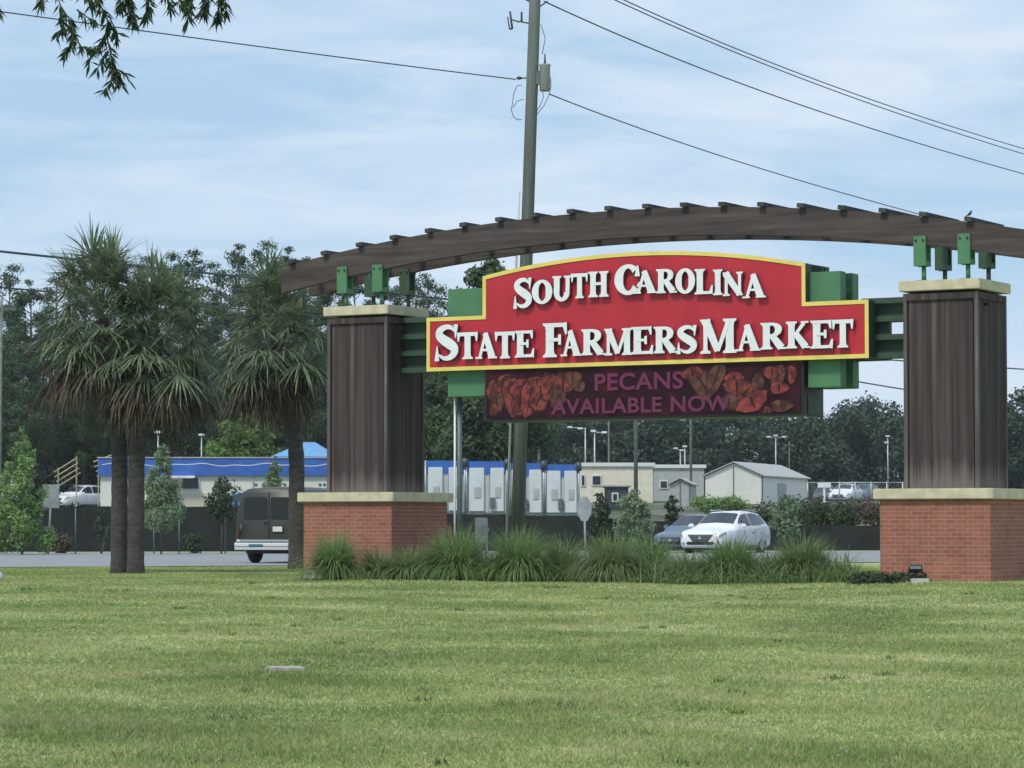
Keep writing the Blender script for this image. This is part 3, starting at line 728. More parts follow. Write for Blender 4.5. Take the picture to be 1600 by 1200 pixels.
blobs = [(775,620,10,24,12,1),(768,612,8,9,0,0),(788,600,16,12,20,0),(800,618,13,28,8,0),(818,606,20,12,0,2),(812,628,11,20,-5,0),(828,622,13,26,-12,2),(846,615,13,28,-25,0),(862,606,16,18,-35,0),(880,600,14,14,0,0),(872,622,10,14,-30,1),(895,590,12,9,0,1),(772,640,6,9,0,0),(905,604,9,7,0,1),(840,596,14,7,0,0),
 (1098,600,14,22,35,1),(1082,582,14,8,10,0),(1118,592,10,24,-25,1),(1148,590,13,7,0,2),(1163,617,27,17,10,0),(1176,628,22,12,25,2),(1152,604,18,10,0,0),(1215,588,10,16,-15,1),(1218,606,12,8,0,2),(1238,585,6,12,0,0),(1207,582,12,8,0,0),(1200,642,6,6,0,0),(1140,628,12,10,0,1),(1222,634,14,8,0,1),(1185,596,8,10,0,1)]
mb = MB()
for i, (px, py, rx, ry, an, mi) in enumerate(blobs):
    s, z = sg(px, py, ND); k = 1/74.0*1.0
    ph = random.random()*6
    for (sx_, sy_, dd_, mm_) in ((1.12, 1.12, 0, 3), (1, 1, .0002, mi), (.10, .8, .0004, 3)):
     pts = []
     for q in range(22):
        a = 2*PI*q/22; rj = 1+.10*math.sin(3*a+ph)+.06*math.sin(7*a+ph*2)
        x, y = rx*math.cos(a)*k/.88*rj*sx_, ry*math.sin(a)*k*rj*sy_
        ca_, sa_ = math.cos(R(an)), math.sin(R(an))
        X, Z = s+x*ca_-y*sa_, z+x*sa_+y*ca_
        pts.append(ll(min(max(X, dxl+mg+.01), dxr-mg-.01), ND+.002+.0006*i+dd_, min(max(Z, dzb+mg+.01), dzt-.04)))
     mb.add(pts, [tuple(range(22))], mm_)
mb.build('pecan_picture', pm, screen)
def text_obj(txt, x0, y0, x1, y1, material, parent, name):
    cu = bpy.data.curves.new(name, 'FONT'); cu.body = txt; cu.offset = .022; cu.space_character = 1.06
    to = bpy.data.objects.new(name, cu); COL.objects.link(to); bpy.context.view_layer.update()
    me = bpy.data.meshes.new_from_object(to.evaluated_get(bpy.context.evaluated_depsgraph_get())); bpy.data.objects.remove(to)
    xs = [v.co.x for v in me.vertices]; ys = [v.co.y for v in me.vertices]
    sA, zA = sg(x0, y1, ND); sB, zB = sg(x1, y0, ND)
    zA2 = (zA+sg(x1, y1, ND)[1])/2
    for v in me.vertices:
        a = (v.co.x-min(xs))/(max(xs)-min(xs)); c = (v.co.y-min(ys))/(max(ys)-min(ys))
        v.co = Vector(ll(sA+a*(sB-sA), ND+.024, zA+c*(zB-zA)))
    me.materials.clear(); me.materials.append(material)
    o = bpy.data.objects.new(name, me); COL.objects.link(o); o.parent = parent; return o
M['ledtext'] = emis('led_text', (.105,.021,.060))
M['leddark'] = emis('led_text_ground', (.045,.008,.03))
text_obj('PECANS', 930, 580, 1068, 611, M['ledtext'], screen, 'lettering')
text_obj('AVAILABLE NOW', 862, 617, 1142, 648, M['ledtext'], screen, 'lettering')

# ================================================================== GROUND THINGS BY THE GATE
def og_clump(name, px, Y, h, r, n, seed, label, material, group='ornamental grass clumps under the sign', dry=None):
    g = np.random.default_rng(seed); x = (px-800)/F*Y/1.0; z = gz(x, Y)
    K = 7; n = int(n*1.9); az = g.random(n)*2*PI; r0 = r*.42*np.sqrt(g.random(n)); sp = g.random(n)**.8
    Ln = h*(.72+.72*g.random(n)); width = .0065+.006*g.random(n)
    a2 = az+g.normal(size=n)*.7
    P = np.stack([r0*np.cos(a2), r0*np.sin(a2), np.zeros(n)], 1)
    el = R(87)-R(46)*sp+g.normal(size=n)*.08; bend = (R(30)+R(135)*sp)/K
    V = []; prevL = prevR = None
    side = np.stack([-np.sin(az), np.cos(az), np.zeros(n)], 1)
    for k in range(K+1):
        t = k/K
        wv = (width*(1-t**1.6)+.0012)[:, None]
        Lp = P-side*wv; Rp = P+side*wv
        if prevL is not None: V.append(np.stack([prevL, prevR, Rp, Lp], 1))
        prevL, prevR = Lp, Rp
        P = P+np.stack([np.cos(az)*np.cos(el), np.sin(az)*np.cos(el), np.sin(el)], 1)*(Ln/K)[:, None]; el = el-bend*(.5+1.1*t)
    V = np.concatenate(V).reshape(-1, 3)
    o = quads_obj(V, name, material, None); o.location = (x, Y, z)
    return tag(o, label, 'ornamental grass', group)
def gate_Y(px, n): 
    P0 = CL+NV*n; d = at(px, 800, 50)-Vector((0, 0, CZ)); t = P0.dot(NV)/d.dot(NV) if False else (P0-Vector((0,0,CZ))).dot(NV)/d.dot(NV)
    return (Vector((0, 0, CZ))+d*t).y
clumps = [
 (523, 56.2, .80, .31, 1000, 'rounded grass clump in front of the left brick pillar', 0),
 (590, 56.4, .55, .34, 450, 'short sparse grass tuft at the foot of the left brick pillar corner', 1),
 (640, 56.0, .58, .46, 700, 'pale grass clump just right of the left brick pillar corner', 1),
 (712, 56.0, .86, .52, 1300, 'tall dark grass clump in front of the thin grey sign post', 0),
 (812, 55.4, .84, .50, 1300, 'dense grass clump in front of the leaning wooden utility pole', 0),
 (774, 57.2, .46, .34, 400, 'grass clump in front of the grey meter box', 0),
 (880, 56.2, .72, .46, 800, 'grass clump left of the round sign back', 1),
 (955, 54.8, .78, .52, 1200, 'arching pale-tipped grass clump in front of the round sign back', 1),
 (1018, 56.5, .74, .44, 700, 'grass clump just left of the two oncoming cars', 0),
 (1075, 54.6, .50, .40, 550, 'low grass clump in front of the blue-grey car', 1),
 (1142, 54.0, .74, .48, 1100, 'dark grass clump in front of the white car bumper', 0),
 (1208, 54.6, .48, .34, 450, 'small grass clump in front of the white car rear wheel', 1),
 (1255, 53.2, .72, .50, 1000, 'broad grass clump with stray stalks nearest the right brick pillar', 1),
]
for i, (px, Y, h, r, n, lb, dry) in enumerate(clumps):
    og_clump('ornamental_grass', px, Y, h, r, n, 50+i, lb, M['ograss_dry'] if dry else M['ograss'])
# weeds along the bed
cs = []; rs = []
for i in range(60):
    px = random.uniform(590, 1330); Y = gate_Y(px, 1.2)+random.uniform(-1.0, .6); p = at(px, 820, Y); cs.append((p.x, Y, gz(p.x, Y)+.04+random.random()*.07)); rs.append((.34, .34, .12))
o = leaf_cloud(cs, rs, 13000, .032, 'bed_weeds', M['weed'], None, 5, aspect=.35); tag(o, 'low weeds and ground cover growing between the grass clumps', 'weeds', kind='stuff')
def bed_grass():
    g = np.random.default_rng(88); V = []
    n = 10500; px = g.uniform(585, 1335, n); off = g.normal(size=n)*.5+.85
    yc = np.array([gate_Y(p_, 1.0) for p_ in np.linspace(585, 1335, 40)]); y = np.interp(px, np.linspace(585, 1335, 40), yc)-(off-1.0); x = (px-800)/F*y
    P = np.stack([x, y, ground_z(x, y)], 1); az = g.random(n)*2*PI; el = R(80)-R(30)*g.random(n); bend = R(25)+R(125)*g.random(n); Ln = .25+.62*g.random(n)**1.3; K = 6
    side = np.stack([-np.sin(az), np.cos(az), np.zeros(n)], 1); width = .005+.005*g.random(n); pr = None
    for k in range(K+1):
        t = k/K; wv = (width*(1-t**1.6)+.001)[:, None]; c = (P-side*wv, P+side*wv)
        if pr is not None: V.append(np.stack([pr[0], pr[1], c[1], c[0]], 1))
        pr = c; P = P+np.stack([np.cos(az)*np.cos(el), np.sin(az)*np.cos(el), np.sin(el)], 1)*(Ln/K)[:, None]; el = el-bend/K
    o = quads_obj(np.concatenate(V).reshape(-1, 3), 'bed_grass', M['ograss_bed'], None); tag(o, 'loose uncut grass filling the bed under the sign', 'grass', kind='stuff')
bed_grass()
# low dark shrub by the right pillar
cs = []; rs = []
for i in range(14):
    px = 1335+i*8; Y = 50.9+random.uniform(-.2, .2); p = at(px, 820, Y); cs.append((p.x, Y, gz(p.x, Y)+.06)); rs.append((.16, .16, .14))
o = leaf_cloud(cs, rs, 3500, .035, 'low_shrub', M['shrub'], None, 6, aspect=.5); tag(o, 'low dark creeping shrub at the foot of the right brick pillar', 'shrub')

# spotlight on its pad
p = at(1431, 905, 50.6); zz = gz(p.x, 50.6)
t = empty('spotlight', (p.x, 50.6, zz), 0, 'small black spotlight on a concrete pad before the right brick pillar', 'spotlight')
mb = MB(); mb.box((.06, 0, .03), (.30, .3, .12), bev=.01); mb.build('pad', M['concrete'], t)
mb = MB(); mb.tube([(0, 0, .08), (0, 0, .20)], .028, 8); mb.build('stem', M['black'], t)
mb = MB(); Mx = Matrix.Translation((0, .02, .25)) @ Matrix.Rotation(R(-18), 4, 'X'); mb.box(None, (.22, .16, .09), M=Mx, bev=.015)
mb.box(None, (.19, .02, .05), M=Matrix.Translation((.03, .10, .30)) @ Matrix.Rotation(R(-35), 4, 'X')); mb.build('housing', M['black'], t)
mb = MB(); mb.box(None, (.18, .012, .06), M=Matrix.Translation((-.01, -.065, .275)) @ Matrix.Rotation(R(-40), 4, 'X')); mb.build('lens', M['dsteel'], t)
t2 = MB(); t2.tube([(.17, -.12, -.08), (.17, -.12, .06)], .02, 6); t2.build('stake', M['cream'], t)
# left pad light
p = at(486, 896, 57.6)
t = empty('light_base', (p.x, 57.6, 0), 0, 'small white concrete light base left of the rounded grass clump', 'light base')
mb = MB(); mb.box((0, 0, .04), (.28, .26, .14), bev=.015); mb.build('base', M['concrete'], t)
mb = MB(); mb.box((-.02, 0, .145), (.18, .16, .06), bev=.015); mb.build('cover', M['white'], t)
# slab in the lawn
mb = MB(); mb.box((0, 0, .0), (.33, .40, .04), rz=.2, bev=.008); p = at(446, 1050, 28.2); o = mb.build('cover_slab', mat('dirty_concrete', (.36,.34,.29), .9, var=.25, vscale=9), None, loc=(p.x, 28.2, gz(p.x, 28.2)+.012)); tag(o, 'flat pale concrete cover slab lying in the lawn', 'slab')
# marker stone at left edge
bm = bmesh.new(); bmesh.ops.create_icosphere(bm, subdivisions=3, radius=.11)
for v in bm.verts: v.co *= 1+.08*math.sin(v.co.x*30+v.co.z*20); 
me = bpy.data.meshes.new('rock'); bm.to_mesh(me); bm.free(); me.materials.append(M['concrete'])
o = bpy.data.objects.new('rock', me); COL.objects.link(o); o.location = (at(-2, 903, 57).x, 57, .05); tag(o, 'small pale rock in the lawn at the left edge', 'rock')
# meter box
p = at(752, 850, 62); t = empty('meter_box', (p.x, 62, 0), 0, 'grey electric meter box on a post behind the grass clumps', 'meter box')
zt = at(752, 808, 62).z
mb = MB(); mb.box((0, 0, zt-.28), (.27, .16, .54), bev=.02); mb.build('cabinet', M['steelpale'], t)
mb = MB(); mb.tube([(.08, -.08, zt-.26), (.08, -.15, zt-.26)], .085, 14); mb.build('meter', M['steel'], t)
mb = MB(); mb.box((-.03, 0, (zt-.56)/2), (.13, .10, zt-.55)); mb.build('post', M['greybox'], t)
mb = MB(); mb.tube([(.10, 0, 0), (.10, 0, zt-.5)], .035, 8); mb.build('conduit', M['steel'], t)
# small orange marker
p = at(703, 826, 60); mb = MB(); mb.tube([(0, 0, 0), (0, 0, 1.0)], .03, 8); mb.tube([(0,0,1.0),(0,0,1.04)], [.04,.02], 8)
o = mb.build('marker_post', mat('orange_plastic', (.6,.16,.06), .5), None, loc=(p.x, 60, 0)); tag(o, 'thin orange marker post beside the left brick pillar', 'marker post')
# road sign backs
def sign_back(name, px, ytop, ybot, Y, w_, kind, lean, label, yb):
    base = at(px+lean, yb, Y); t = empty(name, (base.x, Y, gz(base.x, Y)), 0, label, 'road sign')
    top = at(px, ytop, Y); bot = at(px, ybot, Y); z0 = gz(base.x, Y)
    cxx = top.x-base.x; cz = (top.z+bot.z)/2-z0; hh = (top.z-bot.z)/2; ww = w_/F*Y/2
    mb = MB()
    if kind == 'rect': poly = [(-ww, -hh), (ww, -hh), (ww, hh), (-ww, hh)]
    else: poly = [(ww*math.cos(R(22.5+45*k))*1.08, hh*math.sin(R(22.5+45*k))*1.08) for k in range(8)]
    mb.prism(poly, lambda a, b, d: (cxx+a, -.03-d, cz+b), 0, .012, 0); mb.build('sign_plate', M['steel'], t)
    mb = MB(); mb.tube([(0, 0, -.1), (cxx*1.15, 0, cz+hh*.8)], .035, 6); mb.build('post', M['steel'], t)
    mb = MB(); mb.box((cxx, -.025, cz), (ww*.3, .03, hh*1.6)); mb.build('brace', M['dsteel'], t)
sign_back('road_sign', 80, 757, 794, 106, 26, 'rect', -5, 'grey square back of a road sign on a leaning post left of the twin palms', 862)
sign_back('road_sign', 913, 776, 814, 96, 22, 'oct', 2, 'octagonal back of a stop sign behind the pale grass clumps', 862)
# ================================================================== UTILITY POLE
base = at(806, 880, 63); top = at(839, -95, 63); base.z = 0
up = empty('utility_pole', base, 0, 'tall leaning wooden utility pole with transformer can behind the sign', 'utility pole')
D = top-base
def pp(py):   # point on the axis for an image height
    zt = at(820, py, 63).z; return D*((zt)/D.z)
mb = MB(); mb.tube([D*0-Vector((0,0,.3)), D*.3, D*.65, D], [.150, .142, .132, .118], 20); mb.build('pole_shaft', M['polewood'], up)
mb = MB(); a = Vector((-.215, -.06, 0)); mb.tube([a*1.05, pp(400)+a, pp(300)+a*.95], .028, 8); mb.build('conduit', M['steelpale'], up)
q = pp(122)+Vector((.27, -.05, 0))
mb = MB(); mb.tube([q+Vector((0,0,-.29)), q+Vector((0,0,-.27)), q+Vector((0,0,.24)), q+Vector((0,0,.27)), q+Vector((0,0,.29))], [.10,.115,.115,.13,.12], 18); tr_ = mb.build('transformer', mat('transformer_grey', (.26,.29,.28), .5, var=.08), up)
mb = MB(); mb.tube([q+Vector((0,0,.28)), q+Vector((0,0,.33)), q+Vector((0.0,0,.52))], [.03,.025,.012], 8); mb.build('bushing', M['cable'], tr_)
mb = MB(); mb.box(q+Vector((-.13, 0, 0)), (.12, .12, .3)); mb.build('bracket', M['dsteel'], tr_)
# fused cutout on its bracket
c = pp(38)
mb = MB(); mb.tube([c, c+Vector((-.25, 0, .05)), c+Vector((-.42, 0, .08))], .018, 6); cu_ = mb.build('cutout_arm', M['dsteel'], up)
mb = MB(); mb.tube([c+Vector((-.52,0,.28)), c+Vector((-.47,0,-.10))], .022, 8); mb.tube([c+Vector((-.57,0,.16)), c+Vector((-.53,0,-.10))], .014, 8); mb.tube([c+Vector((-.53,0,-.10)), c+Vector((-.47,0,-.10))], .02, 8)
mb.tube([c+Vector((-.47,0,.10)), c+Vector((-.33,0,.05)), c+Vector((-.28,0,.07))], .016, 6); mb.build('cutout_fuse', M['cable'], cu_)
mb = MB(); mb.tube([c+Vector((-.27,0,.05)), c+Vector((-.27,0,.27))], .022, 8); mb.build('arrester', M['cable'], cu_)
mb = MB()
c = pp(12); mb.tube([c, c+Vector((.12,0,.03)), c+Vector((.28,-.02,.14))], .016, 6)
mb.tube([pp(8), pp(8)+Vector((-.3,0,.2))], .02, 6)
c = pp(122); mb.tube([c, c+Vector((-.22,0,.0))], .016, 6); mb.tube([c+Vector((-.34,0,0)), c+Vector((-.28,0,0)), c+Vector((-.22,0,0))], [.02,.04,.02], 8)
mb.build('insulators', M['cable'], up)
mb = MB()
def loop(pts): mb.tube([at(a, b, 63)-base for a, b in pts], .008, 5)
loop([(815,133),(808,134),(803,145),(801,160),(799,172),(802,182),(808,187),(815,187)]); loop([(818,155),(808,158),(802,168)])
loop([(856,112),(860,122),(861,135),(858,148),(850,165),(838,180)]); loop([(848,143),(849,152),(844,165),(837,176)]); loop([(847,85),(852,60),(846,40),(840,36)])
mb.build('jumper_wires', M['cable'], up)
mb = MB(); mb.box(D+Vector((0, 0, -.25)), (1.2, .10, .12), rz=.5); mb.build('crossarm', M['polewood'], up)

def wire(name, pts, d0, d1, rad, label):
    xs = [p[0] for p in pts]; ys = [p[1] for p in pts]; X0, X1 = xs[0], xs[-1]
    deg = min(3, len(pts)-1); cf = np.polyfit(np.array(xs)/1000, ys, deg)
    path = []
    for i in range(41):
        x = X0+(X1-X0)*i/40; d = 1/((1/d0)*(1-i/40)+(1/d1)*i/40); path.append(at(x, float(np.polyval(cf, x/1000)), d))
    mb = MB(); mb.tube(path, rad, 5); o = mb.build(name, M['cable']); return tag(o, label, 'power line', 'overhead power lines')
wire('power_line', [(-900,-88),(0,18),(400,72),(806,124)], 50, 63, .013, 'thin wire from the upper left meeting the pole below the transformer')
wire('power_line', [(850,2),(1200,146),(1600,272),(2100,400)], 63, 140, .016, 'lowest of the three wires sweeping from the pole top to the right edge')
wire('power_line', [(845,-55),(965,0),(1300,142),(1600,240),(2100,372)], 63, 140, .015, 'upper of the paired wires crossing the top right sky')
wire('power_line', [(850,-60),(978,0),(1300,135),(1600,232),(2100,362)], 63.6, 142, .015, 'lower of the paired wires crossing the top right sky')
wire('power_line', [(858,147),(1100,235),(1375,318),(2100,500)], 63, 140, .014, 'wire running from under the transformer down behind the trellis top')
wire('power_line', [(-900,290),(-400,346),(0,394),(100,406),(225,419),(394,433),(705,464),(993,505)], 90, 160, .05, 'dark wire crossing behind the tops of the twin palms')
wire('power_line', [(-900,372),(-400,415),(0,449),(60,454),(394,485),(705,515),(993,545)], 90, 160, .035, 'lower dark wire at the left edge crossing behind the palm crowns')
wire('power_line', [(993,505),(1350,598),(1410,608),(1700,640)], 160, 260, .05, 'wire seen in the gap between the sign and the right pillar')
wire('power_line', [(1079,540),(1400,563),(1600,577),(1900,590)], 175, 260, .05, 'wire leaving the right side of the right pillar toward the right edge')

# ================================================================== PALMS
def fan_frond(V, Vd, origin, az, el, plen, flen, seed, droop):
    """costapalmate fan: leaf stalk then a fan of narrow drooping segments"""
    g = random.Random(seed)
    d = Vector((math.cos(az)*math.cos(el), math.sin(az)*math.cos(el), math.sin(el)))
    side = Vector((-math.sin(az), math.cos(az), 0)); upv = side.cross(d)*-1
    if upv.z < 0: upv = -upv
    # stalk
    P = []
    for k in range(6):
        t = k/5; P.append(origin + d*plen*t + Vector((0, 0, -droop*.45*plen*t*t)))
    w_ = .016
    for k in range(5):
        for sd_ in (side,): V.append((P[k]-sd_*w_, P[k]+sd_*w_, P[k+1]+sd_*w_, P[k+1]-sd_*w_))
    tip = P[-1]; dd = (P[-1]-P[-2]).normalized(); up2 = side.cross(dd)*-1
    if up2.z < 0: up2 = -up2
    ns = 28
    for i in range(ns):
        a = R(-105+210*(i+.5)/ns) + g.uniform(-.09, .09)
        L = flen*(.72+.33*math.cos(a*.75))*g.uniform(.70, 1.18)
        if g.random() < .10: continue
        sdir = (dd*math.cos(a)+side*math.sin(a)).normalized()
        fold = up2*(.28*math.cos(2*a)+g.uniform(-.28, .24))
        sdir = (sdir+fold).normalized()
        wseg = .0185*(flen/.9); K = 4
        wdir = sdir.cross(Vector((0,0,1))+up2*.5)
        wdir = wdir.normalized() if wdir.length > .01 else side
        pl = None; ds = droop*g.uniform(.35, 1.6)
        for k in range(K+1):
            t = k/K; p = tip + sdir*L*t*(1-.12*ds*t) + Vector((0, 0, -ds*L*.42*t**2.1))
            ww = wseg*(1.0 if k < 2 else (1.15, .7, .08)[k-2]) if k else wseg*.5
            a_, b_ = p-wdir*ww, p+wdir*ww
            if pl: V.append((pl[0], pl[1], b_, a_))
            pl = (a_, b_)
def palm(px, ytop_px, Y, label, seed, trunk_r, crown_r, lean=0, ngreen=44, ndead=30, hub=None, base_y=None, skirt=1.3, hang=1.0):
    g = random.Random(seed); b = at(px, 890, Y); z0 = gz(b.x, Y)
    t = empty('palm_tree', (b.x, Y, z0), 0, label, 'palm tree', 'palm trees left of the gateway')
    hz = at(px, hub, Y).z - z0
    lx = lean
    mb = MB(); path = []; rad = []
    K = 26
    for k in range(K+1):
        q = k/K; path.append((lx*max(0, (q-.45)/.55)**1.6, 0, hz*q*1.0-.1*(1-q))); rad.append(trunk_r*(1.18-.9*min(q*4, .18) if q < .1 else 1)*(1+.035*((k % 2)*2-1))*(1-.08*q))
    mb.tube(path, rad, 14); mb.build('trunk', M['palmbark'], t)
    O = Vector((lx, 0, hz))
    V = []
    for i in range(ngreen):
        q = (i+.5)/ngreen; el = R(82-92*q**.95+g.uniform(-13, 13)); az = i*2.39996+g.uniform(-.25, .25)
        plen = crown_r*g.uniform(.34, .66)*(1-.12*q); fl = crown_r*g.uniform(.36, .48)
        fan_frond(V, None, O+Vector((0, 0, .35-.75*q+g.uniform(-.1, .1))), az, el, plen, fl, seed*100+i, .22+.62*q)
    arr = np.array([[tuple(p) for p in f] for f in V]).reshape(-1, 3); quads_obj(arr, 'crown', M['palmleaf'], t)
    V = []
    for i in range(ndead):
        q = (i+.5)/ndead; el = R(-8-40*q+g.uniform(-10, 10)); az = i*2.39996+g.uniform(-.3, .3)
        plen = crown_r*g.uniform(.36, .60)*(1-.25*q); fl = crown_r*g.uniform(.32, .44)
        fan_frond(V, None, O+Vector((0, 0, -.15-hang*q*.5+g.uniform(-.12, .1))), az, el, plen, fl, seed*100+500+i, 1.15)
    arr = np.array([[tuple(p) for p in f] for f in V]).reshape(-1, 3); quads_obj(arr, 'dead_fronds', M['palmdead'], t)
    return t
palm(186, 355, 64.3, 'taller left trunk of the pair of palms standing close together', 11, .185, 2.0, lean=-.44, hub=500, ngreen=80, ndead=44, hang=.35)
palm(212, 400, 63.9, 'shorter right trunk of the pair of palms standing close together', 12, .185, 1.95, lean=.44, hub=530, ngreen=76, ndead=44, hang=.30)
palm(463, 400, 70.5, 'single palm with dark straight trunk just left of the left brick pillar', 13, .195, 2.05, lean=-.55, hub=528, ngreen=84, ndead=42, hang=.35)

# ================================================================== TREES
def broad_tree(name, px, Y, ytop, width_px, material, label, seed, n, leaf, trunk_frac=.25, cone=0, group=None, cat='tree', zb=None, tr=.06):
    g = random.Random(seed); b = at(px, 800, Y); z0 = gz(b.x, Y) if zb is None else zb
    H = at(px, ytop, Y).z - z0; Wd = width_px/F*Y/2
    t = empty(name, (b.x, Y, z0), 0, label, cat, group)
    mb = MB(); wob = g.uniform(-.1, .1)*H*.2
    mb.tube([(0, 0, -.1), (wob*.3, 0, H*.3), (wob, 0, H*.65), (wob*.8, 0, H*.92)], [tr, tr*.8, tr*.45, tr*.12], 7)
    cs = []; rs = []
    nc = 60 if H > 5 else 44
    for i in range(nc):
        q = (i+.5)/nc; h = H*(trunk_frac+(1-trunk_frac)*q*.97)
        env = math.sqrt(max(.03, 1-(2*q-.85)**2*(.75))) if not cone else (1-q)**.75*1.05+.10
        a = i*2.4+g.uniform(-.5, .5); rr = Wd*env*g.uniform(.10, .92)
        c = (rr*math.cos(a), rr*math.sin(a), h-g.uniform(0, .05)*H); cs.append(c); k = Wd*env*g.uniform(.20, .42)+.05*Wd
        rs.append((k, k, k*.95))
        mb.tube([(wob*q, 0, max(h-H*.10, .1)), (c[0]*.55, c[1]*.55, h-H*.04), c], [tr*.3*(1-q)+.006, tr*.2*(1-q)+.005, .004], 5)
    mb.build('trunk', M['bark'], t)
    leaf_cloud(cs, rs, n, leaf, 'crown', material, t, seed)
    return t
yg = 'young trees along the black fence'
broad_tree('young_tree', 35, 104, 664, 98, M['young'], 'bright green conical young tree at the left edge before the black fence', 21, 9500, .07, .10, 1, yg, tr=.05)
broad_tree('young_tree', 252, 105, 688, 78, M['youngpale'], 'pale green young tree with open crown just right of the twin palms', 22, 8500, .06, .30, 1, yg, tr=.035)
broad_tree('young_tree', 346, 106, 742, 58, M['shrub'], 'small dark sparse young tree between the pale tree and the van', 23, 1500, .075, .45, 0, yg, tr=.035)
broad_tree('young_tree', 430, 132, 706, 48, M['youngpale'], 'pale feathery treetop showing above the van roof', 24, 3200, .07, .35, 1, yg, tr=.04)
broad_tree('young_tree', 158, 107, 790, 30, M['shrub'], 'thin bare young tree in front of the black fence left of the twin palms', 25, 350, .07, .3, 0, yg, tr=.025)
broad_tree('young_tree', 990, 104, 762, 60, M['youngpale'], 'loose green young tree behind the grass clumps left of the cars', 26, 3200, .07, .2, 0, yg, tr=.03)
broad_tree('young_tree', 938, 120, 766, 34, M['shrub'], 'dark slim shrub tree beside the octagonal sign back', 27, 1500, .08, .15, 0, yg, tr=.03)
broad_tree('young_tree', 1228, 111, 770, 62, M['youngpale'], 'green young tree above the black fence right of the white car', 28, 2300, .08, .25, 0, yg, tr=.03)
broad_tree('young_tree', 1050, 122, 772, 34, M['shrub'], 'small dark tree above the blue-grey car', 29, 1200, .08, .3, 0, yg, tr=.03)
# shrubs in front of the fence
for i, (px, yt, wpx, lb) in enumerate(((10,800,40,'dark shrub at the left edge in front of the black fence'),(98,828,40,'rounded shrub between the square sign back and the twin palms'),(300,834,46,'low shrub in front of the black fence between two young trees'))):
    b = at(px, 850, 109); z = 0; h = at(px, yt, 109).z; wd = wpx/F*109/2
    t = leaf_cloud([(random.uniform(-1,1)*wd*.6, random.uniform(-.3,.3), h*random.uniform(.2,.75)) for _ in range(8)], [(wd*.45, wd*.4, h*.28)]*8, 1500, .06, 'shrub', M['redhedge'] if i == 1 else M['shrub'], None, 70+i); t.location = (b.x, 109, 0)
    tag(t, lb, 'shrub', 'shrubs along the black fence')
# hedge on the slope at the right
for i, (x0, x1, yt, yb, Y, mt, lb) in enumerate(((1255,1420,780,806,136,M['redhedge'],'long reddish hedge on the slope right of the white car'),(1125,1255,780,818,134,M['shrub'],'dark green hedge on the slope above the white car'),(1090,1160,776,795,150,M['young'],'bright green bush in front of the white shed'),(1270,1330,785,812,132,M['shrub'],'dark green bush before the reddish hedge'))):
    a = at(x0, yb, Y); c = at(x1, yb, Y); a.z = gz((a.x+c.x)/2, Y); h = at(x0, yt, Y).z-a.z; cs = []; nn = max(6, int((c.x-a.x)/.5))
    for k in range(nn): cs.append((a.x+(c.x-a.x)*(k+.5)/nn-(a.x+c.x)/2, random.uniform(-.4, .4), h*random.uniform(.35, .68)))
    o = leaf_cloud(cs, [(.6, .6, h*.42)]*nn, 1200+nn*380, .08, 'hedge', mt, None, 80+i, aspect=.6); o.location = ((a.x+c.x)/2, Y, a.z); tag(o, lb, 'hedge')

# big broadleaf trees behind
broad_tree('oak_tree', 764, 150, 392, 190, M['broad'], 'tall dark broadleaf tree rising behind the left end of the sign', 31, 42000, .15, .12, 0, None, tr=.28)
broad_tree('oak_tree', 700, 158, 560, 110, M['broad'], 'lower dark broadleaf tree seen between the left pillar and the sign post', 32, 20000, .15, .08, 0, None, tr=.2)
broad_tree('oak_tree', 385, 176, 640, 120, M['pinelight'], 'bright green leafy tree behind the blue and white building', 33, 14000, .15, .1, 0, None, tr=.2)
# pines: a few grown prototypes, copied
def pine_proto(seed, H, sparse):
    g = random.Random(seed)
    t = empty('pine_tree', (0, 0, 0), 0, '', 'pine tree', 'tall pines behind the market')
    mb = MB(); b1 = g.uniform(-.3, .3); path = [(0,0,-.3),(b1,0,H*.4),(b1*.4,0,H*.75),(b1*.6,0,H*.97)]
    mb.tube(path, [.22,.17,.11,.03], 7)
    cs = []; rs = []
    n = 46
    for i in range(n):
        q = (i+.5)/n; h = H*(.24+.76*q); env = (.45+.75*math.sin(PI*min(1, q*.92+.12)))*(1.0 if q < .8 else 1-(q-.8)*2.6)
        a = i*2.4+g.uniform(-.6, .6); rr = 2.5*env*g.uniform(.25, 1.15)
        c = (b1*.5+rr*math.cos(a), rr*math.sin(a), h+g.uniform(-.2, .5)); cs.append(c); k = g.uniform(.55, 1.1)*(.65+env*.35); rs.append((k*1.2, k*1.2, k*.66))
        mb.tube([(b1*.6, 0, h-.5), (c[0]*.6, c[1]*.6, h-.15), c], [.05, .03, .012], 5)
    mb.build('trunk', M['bark'], t)
    leaf_cloud(cs, rs, int(13500*sparse), .135, 'crown', M['pine'], t, seed, aspect=.42)
    return t
H0 = 20.0
protos = [pine_proto(200+i, H0, s) for i, s in enumerate((1.0, .8, 1.15, .7, .95))]
